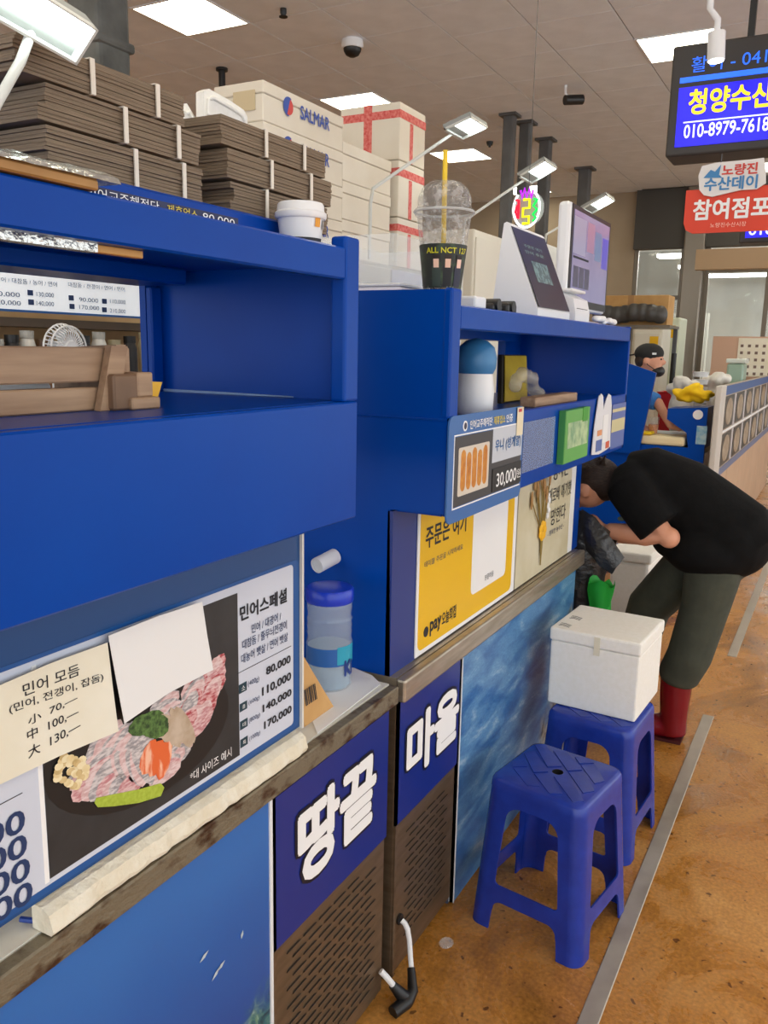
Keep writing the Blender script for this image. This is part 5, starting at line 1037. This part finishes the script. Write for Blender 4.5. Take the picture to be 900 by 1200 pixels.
for k, (px, py, sc, lab) in enumerate(((800, 452, .11, 'crumpled white plastic bag left of the stacked containers'), (838, 447, .09, 'crumpled white plastic bag right of the stacked containers'))):
    c = U(px, py, 'x', XN+.58+.5*k); t = thing('white_bag', lab, 'bag', (c.x, c.y, .966), 'white bags on the next stall'); mb = MB()
    for q in range(9): mb.ell((c.x+random.uniform(-.06, .06), c.y+random.uniform(-.09, .09)*sc/.1, c.z+random.uniform(-.04, .04)), (.06, .05, .045), 8, 6)
    mb.ell((c.x, c.y, (c.z+.966)/2), (.09, .10, (c.z-.966)/2+.002), 10, 8)
    mesh_obj('film', remesh(mb, .012, 2), mat('bag_white', (226, 222, 212), .35), t)
t = thing('container_stack', 'stack of white ridged food containers between two plastic bags', 'containers', (XN+.85, 1.0, .966)); c = U(821, 440, 'x', XN+.85)
for q in range(9):
    z = .967+q*(c.z+.05-.967)/9; mesh_obj('container', MB().lathe([(.055, 0), (.062, .035), (.065, .038)], (XN+.85, c.y, z), 18).sm(), WHITE, t)
# counter with the photo board
BY = .75; bx0 = U(838, 556, 'y', BY).x
t = thing('photo_board', 'long board of framed food photos along the next counter front', 'board', (8.5, BY, .74))
mesh_obj('board_back', MB().box(bx0-.12, 12.0, BY, BY+.03, .74, 1.405), mat('board_grey', (176, 160, 146), .5), t); mesh_obj('edge_frame', MB().rbox(bx0-.16, bx0+.10, BY-.012, BY+.03, .736, 1.41, .008), mat('board_white', (206, 200, 192), .5), t)
mesh_obj('header_strip', MB().box(bx0+.12, 12.0, BY-.004, BY, 1.335, 1.40), mat('strip_blue', (58, 92, 150), .5), t); mesh_obj('footer_strip', MB().box(bx0+.12, 12.0, BY-.004, BY, .745, .80), mat('strip_slate', (110, 118, 150), .5), t)
PHD = mat('photo_dark', (66, 60, 54), .4); PHL = mat('photo_dish', (176, 160, 138), .5, rgb2=(150, 128, 104), scale=14)
mesh_obj('mid_rule', MB().box(bx0+.12, 12.0, BY-.006, BY, 1.062, 1.078), INKW, t)
psrc = dsrc = None
for q in range(7):
    x = bx0+.17+q*.72
    for z in (.815, 1.09):
        if psrc is None:
            psrc = mesh_obj('photo', MB().box(0, .53, -.005, 0, 0, .235), PHD, t, local=True); psrc.location = Vector((x, BY, z))-t.location
            dsrc = mesh_obj('printed_dish', MB().prism([(.265+.20*math.cos(R(a)), -.0065, .117+.10*math.sin(R(a))) for a in range(0, 360, 20)], (0, .001, 0)), PHL, psrc, local=True)
        else:
            c = child_copy(psrc, t, Vector((x, BY, z))-t.location); child_copy(dsrc, c, (0, 0, 0))
    mesh_obj('label_strip', MB().box(x+.57, x+.68, BY-.005, BY, .815, 1.325), mat('label_pale', (188, 184, 186), .5), t)
BG = mat('beige_counter', (206, 172, 142), .5, rgb2=(196, 162, 132), scale=3)
t = thing('panelled_counter', 'beige panelled counter front below the food photo board', 'counter', (9, BY+.02, 0))
for q in range(6): mesh_obj('front_panel', MB().rbox(bx0-.1+q*.9, bx0-.1+q*.9+.89, BY+.01, BY+.028, .0, .735, .004, 1), BG, t)
solo('next_counter', MB().box(bx0+1.25, 12.0, BY+.035, 1.3, 0, 1.25), mat('core_white', (200, 190, 176), .6), 'pale counter block carrying trays behind the food photo board', 'counter')
# partition with calendar
XP = 10.2; pa = U(836, 394, 'x', XP); pb_ = U(836, 447, 'x', XP)
t = thing('beige_partition', 'beige upright partition board behind the photo counter', 'partition', (XP, 1.0, 1.25)); mesh_obj('sheet', MB().box(XP, XP+.04, .4, pa.y, 1.2502, pa.z), mat('pink_beige', (206, 170, 146), .6), t); mesh_obj('foot', MB().box(XP-.05, XP+.09, .78, pa.y-.05, 1.2502, 1.26), GREY, t)
c0 = U(866, 396, 'x', XP-.01); c1 = U(866, 441, 'x', XP-.01)
t = thing('wall_calendar', 'cream wall calendar with a grid of dates on the beige partition', 'calendar', (XP-.01, c0.y-.25, c1.z)); mesh_obj('sheet', MB().box(XP-.01, XP-.002, c0.y-.5, c0.y, c1.z, c0.z), CREAM, t)
for r_ in range(5):
    for q in range(6): mesh_obj('date_mark', MB().box(XP-.012, XP-.01, c0.y-.055-q*.075, c0.y-.025-q*.075, c0.z-.10-r_*.075, c0.z-.07-r_*.075), mat('date_ink', (120, 100, 90), .6), t)
c = U(893, 430, 'x', 8.2); c.y = max(c.y, .86); t = thing('storage_tub', 'pale green translucent tub on the next counter', 'tub', (8.2, c.y-.05, 1.2502)); mesh_obj('tub_wall', MB().rbox(8.08, 8.36, .80, c.y+.08, 1.2505, U(893, 421, 'x', 8.2).z-.04, .02), mat('tub_green', (160, 190, 172), .3, alpha=.8), t); mesh_obj('tub_lid', MB().rbox(8.07, 8.37, .79, c.y+.09, U(893, 421, 'x', 8.2).z-.039, U(893, 421, 'x', 8.2).z, .008), mat('tub_lid', (206, 214, 206), .3), t)
for k, (px, py, cc, lab) in enumerate(((850, 448, (60, 60, 66), 'dark small tray'), (862, 446, (226, 170, 60), 'orange small tray'), (876, 444, (230, 200, 120), 'pale yellow small tray'))):
    c = U(px, py, 'x', 7.9); c.y = [.99, .905, .825][k]; t = thing('small_tray', lab+' of food on the edge of the next counter', 'tray', (7.9, c.y, 1.2502)); mesh_obj('tray_base', MB().rbox(7.80, 8.0, c.y-.04, c.y+.04, 1.2505, 1.262, .004), WHITE, t); mesh_obj('tray_heap', MB().ell((7.9, c.y, 1.285), (.08, .035, .024), 10, 8).sm(), mat('heap_%d' % k, cc, .7), t)
# high shelf with a carton and black bag, pale cabinets behind
XR = 9.2; sz = U(760, 381, 'x', XR).z; ya = U(728, 381, 'x', XR).y; yb = U(786, 381, 'x', XR).y
t = thing('high_rack', 'high steel rack shelf behind the worker', 'rack', (XR, (ya+yb)/2, 0)); mesh_obj('shelf_board', MB().box(XR-.05, XR+.5, yb, ya+.8, sz-.03, sz), FRAME, t)
for y in (yb+.02, ya+.75): mesh_obj('post', MB().box(XR+.4, XR+.44, y-.02, y+.02, 0, sz-.03), GREY, t)
a = U(783, 345, 'x', XR+.05); t = thing('brown_carton', 'brown cardboard carton on the high rack behind the worker', 'carton', (XR+.25, a.y+.2, sz)); mesh_obj('carton_box', MB().rbox(XR+.12, XR+.45, a.y, a.y+.75, sz+.001, a.z, .006), CARDF, t); mesh_obj('tape', MB().box(XR+.119, XR+.4502, a.y+.36, a.y+.42, sz+.1, a.z+.001), mat('pack_tape', (176, 130, 80), .3), t)
t = thing('black_sack', 'crumpled black plastic sack lying in front of the brown carton', 'sack', (XR, ya, sz)); mb = MB()
for q in range(8): mb.ell((XR+.03+random.uniform(-.02, .02), yb+.12+.09*q, sz+.11+random.uniform(-.02, .03)), (.07, .08, .10), 10, 8)
mesh_obj('film', remesh(mb, .016, 2), mat('sack_black', (74, 72, 70), .35), t)
for k, (px0, px1, py0, lab, cc) in enumerate(((742, 778, 384, 'white upright cabinet right behind the worker', (224, 220, 206)), (779, 798, 372, 'narrow pale green lit cabinet next to the steel post', (214, 222, 200)))):
    X_ = 10.6+.62*k; a = U(px0, py0, 'x', X_); b = U(px1, py0, 'x', X_); t = thing('tall_cabinet', lab, 'cabinet', (X_, (a.y+b.y)/2, 0)); mm = mat('tall_cab_%d' % k, cc, .5); mesh_obj('cabinet_body', MB().rbox(X_, X_+.5, b.y, a.y, 0, a.z, .02), mm, t); mesh_obj('door', MB().rbox(X_-.02, X_, b.y+.03, a.y-.03, .1, a.z-.06, .006), mm, t); mesh_obj('note', MB().box(X_-.024, X_-.02, b.y+.05, b.y+.15, a.z-.25, a.z-.10), YEL, t)
c = U(788, 440, 'x', 8.6); t = thing('black_post', 'slim black stand behind the worker', 'stand', (8.6, c.y, 0)); mesh_obj('pole', MB().tube([(8.6, c.y, .02), (8.6, c.y, U(788, 414, 'x', 8.6).z)], .025, 10), BLACK, t); mesh_obj('base', MB().lathe([(.15, 0), (.15, .02)], (8.6, c.y, 0), 20), BLACK, t)
# ================================================================== BENDING CUSTOMER
SHIRT = mat('black_cotton', (11, 11, 12), .9, rgb2=(16, 16, 17), scale=20, bump=.2, bscale=40, spec=.2)
TROU = mat('olive_grey_cloth', (62, 66, 56), .85, rgb2=(72, 76, 64), scale=14, bump=.2, bscale=30)
BOOT = mat('burgundy_rubber', (124, 14, 28), .22)
HAIR = mat('dark_brown_hair', (38, 26, 20), .6, rgb2=(58, 40, 30), scale=60, stretch=(1, 1, 6), bump=.4, bscale=90)
PX = 3.58
def hand_fingers(mb, wrist, palm_dir, side, curl, sc=1.0):
    """palm with five separate bent fingers; palm_dir forward, side thumb direction"""
    d = Vector(palm_dir).normalized(); s = Vector(side); s = (s-d*s.dot(d)).normalized(); n = d.cross(s)
    if n.z > 0: n = -n
    w = Vector(wrist); palm = w+d*.045*sc
    mb.tube([w-d*.01, w+d*.03*sc, w+d*.075*sc, w+d*.085*sc], [(.026*sc, .02*sc), (.034*sc, .018*sc), (.040*sc, .015*sc), (.03*sc, .01*sc)], 12)
    for k, ln in enumerate((.065, .075, .070, .055)):
        o = w+d*.078*sc+s*(.027-.018*k)*sc; L_ = ln*sc
        p1 = o+d*L_*.45+n*curl*L_*.12; p2 = p1+(d*.75+n*curl*.65).normalized()*L_*.32; p3 = p2+(d*.35+n*curl*.95).normalized()*L_*.28
        mb.tube([o-d*.015, o, p1, p2, p3], [.0085*sc, .009*sc, .0085*sc, .008*sc, .0065*sc], 8)
    o = w+d*.03*sc+s*.028*sc; mb.tube([o-s*.012, o, o+(s*.7+d*.7)*.03*sc, o+(s*.45+d*.9+n*curl*.5)*.058*sc], [.011*sc, .011*sc, .0095*sc, .0075*sc], 8)
hip = Vector((PX, .355, .895)); mid = Vector((PX, .54, 1.035)); chest = Vector((PX-.01, .71, 1.075)); nkb = Vector((PX-.02, .80, 1.085)); head = Vector((PX-.06, .895, 1.075))
LS = Vector((PX-.175, .715, 1.07)); LE = U(783, 630, 'x', 3.38); LW = U(712, 622, 'x', 3.42)
RS = Vector((PX+.165, .73, 1.06)); RE = Vector((PX+.20, .66, .83)); RW = Vector((PX+.06, .86, .83))
LH = Vector((PX-.085, .375, .87)); LK = U(826, 712, 'x', PX-.06); LA = U(793, 800, 'x', PX-.02); LA.z = .13
RH = Vector((PX+.09, .40, .87)); RK = Vector((PX+.14, .66, .52)); RA = Vector((PX+.16, .74, .13))
LA = Vector((PX-.02, .505, .12)); LF = Vector((PX-.04, .66, .045)); RF = Vector((PX+.15, .90, .045))
root = thing('person', 'person in black T-shirt, olive trousers and burgundy boots bending over a rubbish bag', 'person', (PX, .55, 0))
bm_ = MB()
bm_.tube([LH, LK, LA, LA-Vector((0, 0, .08))], [.075, .055, .04, .035], 12); bm_.tube([RH, RK, RA, RA-Vector((0, 0, .08))], [.075, .055, .04, .035], 12)
bm_.tube([LA+Vector((0, -.03, -.07)), LF], [.04, .03], 10); bm_.tube([RA+Vector((0, -.03, -.07)), RF], [.04, .03], 10)
bm_.tube([hip-Vector((0, .07, .05)), hip, mid, chest, nkb], [(.13, .11), (.15, .13), (.14, .11), (.16, .11), (.06, .06)], 16)
bm_.tube([chest, nkb, head], [.06, .055, .052], 12)
bm_.ell(head+Vector((0, .02, -.01)), (.075, .10, .095), 20, 14); bm_.ell(head+Vector((0, .085, -.075)), (.05, .05, .05), 14, 10)
bm_.ell(head+Vector((0, .125, -.045)), (.014, .022, .018), 10, 8)      # nose
for sx in (-1, 1): bm_.ell(head+Vector((sx*.078, .01, -.02)), (.010, .024, .032), 10, 8)
bm_.tube([chest+Vector((-.1, 0, 0)), LS, (LS+LE)/2, LE, LE+(LW-LE)*.35, LW], [.06, .052, .047, .044, .046, .033], 12); bm_.ell(LE+(LE-LW).normalized()*.004, (.043, .043, .043), 12, 8)
bm_.tube([chest+Vector((.1, 0, 0)), RS, (RS+RE)/2, RE, RE+(RW-RE)*.35, RW], [.06, .052, .046, .043, .042, .028], 12)
hand_fingers(bm_, LW, (LW-LE), (0, 0, 1), 1.0); hand_fingers(bm_, RW, (RW-RE), (-.3, 0, 1), 1.0)
mesh_obj('body', remesh(bm_, .0065, 4), SKIN, root)
for sx in (-1, 1): mesh_obj('eye', MB().ell(head+Vector((sx*.032, .108, -.022)), (.012, .008, .008), 10, 8).sm(), mat('eye_dark', (40, 30, 26), .2), root)
mesh_obj('mouth', MB().tube([head+Vector((-.02, .128, -.088)), head+Vector((0, .134, -.09)), head+Vector((.02, .128, -.088))], .004, 6), mat('lip', (170, 90, 84), .5), root)
hb = MB(); hb.ell(head+Vector((0, -.008, .034)), (.088, .106, .084), 18, 12); hb.ell(head+Vector((0, -.06, .005)), (.078, .07, .075), 14, 10)
for k in range(11): hb.tube([head+Vector((-.075+.015*k, .04, .095)), head+Vector((-.085+.017*k, .098, .078+.01*(k % 2))), head+Vector((-.088+.0176*k, .125, .04+.012*(k % 3)))], [.022, .014, .004], 8)
for k in range(6): hb.tube([head+Vector((-.06+.024*k, -.05+.02*k, .10)), head+Vector((-.07+.028*k, -.06+.03*k, .128)), head+Vector((-.085+.03*k, -.08+.04*k, .135))], [.014, .008, .003], 6)
hair = remesh(hb, .009, 2)
hair.v = [p+Vector((0, 0, 0)) for p in hair.v]
mesh_obj('hair', hair, HAIR, root)
ts = MB()
ts.tube([hip+Vector((0, -.055, -.05)), hip+Vector((0, -.02, .0)), (hip+mid)/2+Vector((0, 0, .005)), mid, chest+Vector((0, -.03, 0)), chest+Vector((0, .06, 0)), nkb+Vector((0, -.0, 0))], [(.185, .150), (.195, .165), (.185, .165), (.185, .155), (.195, .150), (.165, .12), (.07, .065)], 22)
ts.ell(hip+Vector((0, -.03, .0)), (.20, .15, .155), 18, 12); ts.ell(hip+Vector((0, .05, -.045)), (.225, .20, .125), 20, 12)
ts.ell((hip+mid)/2+Vector((0, .06, -.10)), (.165, .14, .09), 16, 10)
SLE = LS+(LE-LS)*.78; ts.tube([chest+Vector((-.10, 0, .03)), LS+Vector((.0, .0, .01)), LS+(LE-LS)*.4, SLE], [.10, .092, .09, .092], 16)
SRE = RS+(RE-RS)*.82; ts.tube([chest+Vector((.10, 0, .02)), RS, RS+(RE-RS)*.4, SRE], [.10, .09, .083, .08], 16)
mesh_obj('t_shirt', remesh(ts, .011, 5), SHIRT, root)
mesh_obj('chest_print', MB().ell(U(728, 608, 'x', PX-.17), (.006, .016, .01), 10, 6), mat('print_grey', (90, 100, 84), .7), root)
tr_ = MB()
tr_.ell(hip+Vector((0, .01, -.05)), (.17, .145, .13), 18, 12)
tr_.tube([LH+Vector((0, -.0, -.02)), LH+(LK-LH)*.5, LK, LK+(LA-LK)*.45, LA+Vector((0, -.015, .165)), LA+Vector((0, -.01, .135))], [.108, .108, .095, .090, .085, .066], 18)
tr_.tube([RH+Vector((0, 0, -.02)), RH+(RK-RH)*.5, RK, RK+(RA-RK)*.45, RA+Vector((0, -.015, .165)), RA+Vector((0, -.01, .135))], [.108, .108, .095, .090, .085, .066], 18)
mesh_obj('trousers', remesh(tr_, .010, 4), TROU, root)
for A_, F_ in ((LA, LF), (RA, RF)):
    bt = MB(); bt.tube([A_+Vector((0, -.01, .165)), A_+Vector((0, -.01, .06)), A_+Vector((0, -.012, -.03)), A_+Vector((0, -.015, -.095))], [.068, .062, .056, .055], 16)
    bt.tube([A_+Vector((0, -.03, -.075)), A_+Vector((0, .05, -.07)), F_+Vector((0, -.03, -.0)), F_+Vector((0, .015, -.008))], [(.045, .05), (.05, .048), (.046, .04), (.03, .026)], 14)
    b_ = remesh(bt, .008, 3); b_.v = [Vector((p.x, p.y, max(p.z, .012))) for p in b_.v]
    bo = mesh_obj('boot', b_, BOOT, root)
    sq = [Vector((A_.x+.052*sx, y, .001)) for sx, y in ((-1, A_.y-.055), (1, A_.y-.055), (1.05, A_.y+.08), (.8, F_.y+.01), (.3, F_.y+.04), (-.3, F_.y+.04), (-.8, F_.y+.01), (-1.05, A_.y+.08))]
    mesh_obj('sole', MB().prism(sq, (0, 0, .013)), mat('boot_sole', (70, 12, 18), .5), bo)
# ================================================================== RUBBISH BAGS AT THE COUNTER END
BAGM = mat('black_bag_film', (34, 34, 36), .28, bump=.7, bscale=30, spec=.7)
random.seed(17)
t = thing('rubbish_bag', 'open black rubbish bag hanging at the end of the steel edged counter', 'bag', (3.42, .94, .0))
def bag_ring(c, rx, ry, n, jit, up):
    return [Vector(c)+Vector((rx*math.cos(2*math.pi*k/n), ry*math.sin(2*math.pi*k/n), up*math.cos(2*math.pi*k/n-1.9)+random.uniform(-jit, jit))) for k in range(n)]
rings = [bag_ring((3.43, .93, .03), .07, .07, 24, 0, 0), bag_ring((3.43, .93, .10), .10, .11, 24, .006, 0), bag_ring((3.425, .93, .40), .105, .125, 24, .008, 0), bag_ring((3.425, .92, .72), .10, .13, 24, .010, .01), bag_ring((3.43, .90, .86), .10, .13, 24, .010, .04), bag_ring((3.43, .885, .95), .10, .13, 24, .008, .06)]
for r_ in rings:
    for k, p in enumerate(r_): p += Vector((math.cos(2*math.pi*k/24), math.sin(2*math.pi*k/24), 0))*random.uniform(-.008, .008)
mb = MB(); mb.loft(rings, False); mb.f.append(tuple(range(24))[::-1]); mesh_obj('film', mb.sm(), BAGM, t)
fl = MB(); f0 = [U(681, 597, 'x', 3.34), U(697, 607, 'x', 3.33), U(716, 632, 'x', 3.32), U(731, 654, 'x', 3.32)]; f1 = [U(682, 640, 'x', 3.35), U(692, 650, 'x', 3.31), U(703, 664, 'x', 3.30), U(717, 673, 'x', 3.31)]
rg = []
for a, b in zip(f0, f1): rg.append([a, a+(b-a)*.33+Vector((-.012, 0, 0)), a+(b-a)*.66+Vector((-.010, 0, .004)), b])
fl.loft(rg, False, False); fl.loft([[p+Vector((.012, 0, 0)) for p in r_] for r_ in rg], False, False); mesh_obj('folded_flap', fl.sm(), BAGM, t)
t = thing('green_bag', 'small bright green plastic bag in front of the black rubbish bag', 'bag', (3.24, .70, 0)); mb = MB(); gx = 3.315
g = [(707, 674), (713, 680), (718, 676), (716, 690), (709, 708), (697, 708), (701, 690)]
gp = [U(x, y, 'x', gx) for x, y in g]; low = Vector((gx, gp[4].y+.03, .10))
rings = []
for z_, rr in ((.44, .02), (.50, .04), (.54, .045), (gp[4].z, .045), (gp[3].z, .05), (gp[1].z-.01, .055)):
    yc_ = gp[4].y+.02 if z_ < gp[4].z-.01 else (gp[5].y+gp[4].y)/2+.0
    rings.append([Vector((gx+.4*rr*math.cos(2*math.pi*k/14), yc_+rr*math.sin(2*math.pi*k/14), z_+(random.uniform(-.02, .02) if z_ > .5 else 0)))+Vector((random.uniform(-.006, .006), random.uniform(-.006, .006), 0)) for k in range(14)])
mb.loft(rings, False); mb.f.append(tuple(range(14))[::-1]); mesh_obj('film', mb.sm(), mat('green_film', (40, 170, 60), .4), t)
t = thing('foam_crate', 'white foam crate on the floor behind the rubbish bag', 'crate', (4.15, .95, 0)); ca_ = U(762, 650, 'x', 4.0); cb_ = U(716, 650, 'x', 4.0)
mesh_obj('crate_body', MB().rbox(4.0, 4.4, ca_.y, cb_.y, .001, ca_.z-.05, .015), FOAM, t); mesh_obj('lid', MB().rbox(3.99, 4.41, ca_.y-.01, cb_.y+.01, ca_.z-.049, ca_.z, .01), FOAM, t)
# ================================================================== WORKER AT THE NEXT STALL
XW = 6.78; hd = U(762, 421, 'x', XW); root = thing('person', 'worker in blue T-shirt with backwards black cap and lowered black mask', 'person', (XW, hd.y+.2, 0))
bm_ = MB(); ny = hd.y
neck = Vector((XW, ny+.055, hd.z-.13)); shc = Vector((XW, ny+.13, hd.z-.22)); wst = Vector((XW, ny+.30, 1.02)); hp = Vector((XW, ny+.32, .90))
bm_.ell(hd, (.075, .098, .105), 20, 14); bm_.ell(hd+Vector((0, -.045, -.065)), (.052, .05, .055), 14, 10); bm_.ell(hd+Vector((0, -.105, -.022)), (.013, .018, .02), 10, 8)
for sx in (-1, 1): bm_.ell(hd+Vector((sx*.078, .015, -.015)), (.010, .02, .03), 10, 8)
bm_.tube([hd+Vector((0, .03, -.05)), neck, shc], [.052, .052, .07], 12)
bm_.tube([shc, (shc+wst)/2, wst, hp], [(.16, .09), (.16, .11), (.15, .11), (.15, .12)], 16)
for sx in (-1, 1):
    bm_.tube([hp+Vector((sx*.09, 0, 0)), Vector((XW+sx*.1, hp.y+.0, .47)), Vector((XW+sx*.11, hp.y+.03, .06))], [.085, .06, .042], 12)
    bm_.tube([Vector((XW+sx*.11, hp.y+.05, .04)), Vector((XW+sx*.11, hp.y-.15, .035))], [.035, .03], 10)
S1 = shc+Vector((-.17, .0, -.02)); E1 = U(771, 472, 'x', XW-.24); W1 = U(786, 499, 'x', XW-.30)
S2 = shc+Vector((.17, .02, -.02)); E2 = Vector((XW+.10, ny+.12, 1.15)); W2 = U(752, 504, 'x', XW-.26)
W1.z = max(W1.z, 1.075); W2.z = max(W2.z, 1.07)
for S_, E_, W_ in ((S1, E1, W1), (S2, E2, W2)): bm_.tube([shc, S_, (S_+E_)/2, E_, W_], [.06, .05, .043, .04, .027], 12)
hand_fingers(bm_, W1, Vector((0, -1, -.12)), (-1, 0, .2), .4); hand_fingers(bm_, W2, Vector((-.3, -.8, -.2)), (-1, 0, .2), .8)
mesh_obj('body', remesh(bm_, .009, 3), SKIN, root)
ts = MB(); ts.tube([neck+Vector((0, .015, -.03)), shc+Vector((0, .01, -.0)), (shc+wst)/2, wst, hp+Vector((0, 0, -.02))], [(.07, .06), (.18, .11), (.185, .135), (.175, .135), (.175, .145)], 18)
for S_, E_ in ((S1, E1), (S2, E2)): ts.tube([shc, S_, S_+(E_-S_)*.98], [.09, .072, .066], 14)
mesh_obj('t_shirt', remesh(ts, .013, 3), mat('sky_blue_cotton', (58, 128, 206), .8), root)
tr_ = MB(); tr_.ell(hp+Vector((0, 0, -.04)), (.17, .14, .13), 16, 10)
for sx in (-1, 1): tr_.tube([hp+Vector((sx*.09, 0, 0)), Vector((XW+sx*.1, hp.y, .47)), Vector((XW+sx*.11, hp.y+.03, .10))], [.11, .085, .075], 14)
mesh_obj('trousers', remesh(tr_, .014, 2), mat('dark_trousers', (34, 36, 44), .8), root)
for sx in (-1, 1): mesh_obj('boot', MB().rbox(XW+sx*.11-.05, XW+sx*.11+.05, hp.y-.19, hp.y+.09, .001, .11, .03), BLACK, root); mesh_obj('eye', MB().ell(hd+Vector((sx*.032, -.088, .002)), (.011, .008, .007), 8, 6).sm(), MATS['eye_dark'], root)
cp = MB(); cp.ell(hd+Vector((0, .012, .045)), (.088, .112, .078), 20, 12); cp.prism([hd+Vector((x, y, z)) for x, y, z in ((-.06, .10, .035), (-.05, .16, .022), (0, .18, .018), (.05, .16, .022), (.06, .10, .035))], (0, 0, .008))
capo = mesh_obj('cap', cp.sm(), mat('cap_black', (34, 34, 34), .8), root); mesh_obj('cap_label', MB().box(hd.x-.092, hd.x-.086, hd.y-.06, hd.y-.03, hd.z+.035, hd.z+.05), PAPER, capo)
mk = MB(); mk.ell(hd+Vector((0, -.062, -.09)), (.058, .055, .045), 14, 10); mesh_obj('face_mask', mk.sm(), BLACK, root)
mesh_obj('mask_loop', MB().tube([hd+Vector((-.06, -.05, -.075)), hd+Vector((-.082, 0, -.04)), hd+Vector((-.08, .02, -.01))], .003, 5), BLACK, root)
mesh_obj('hair', MB().ell(hd+Vector((0, .06, -.01)), (.078, .055, .06), 14, 10).sm(), HAIR, root)
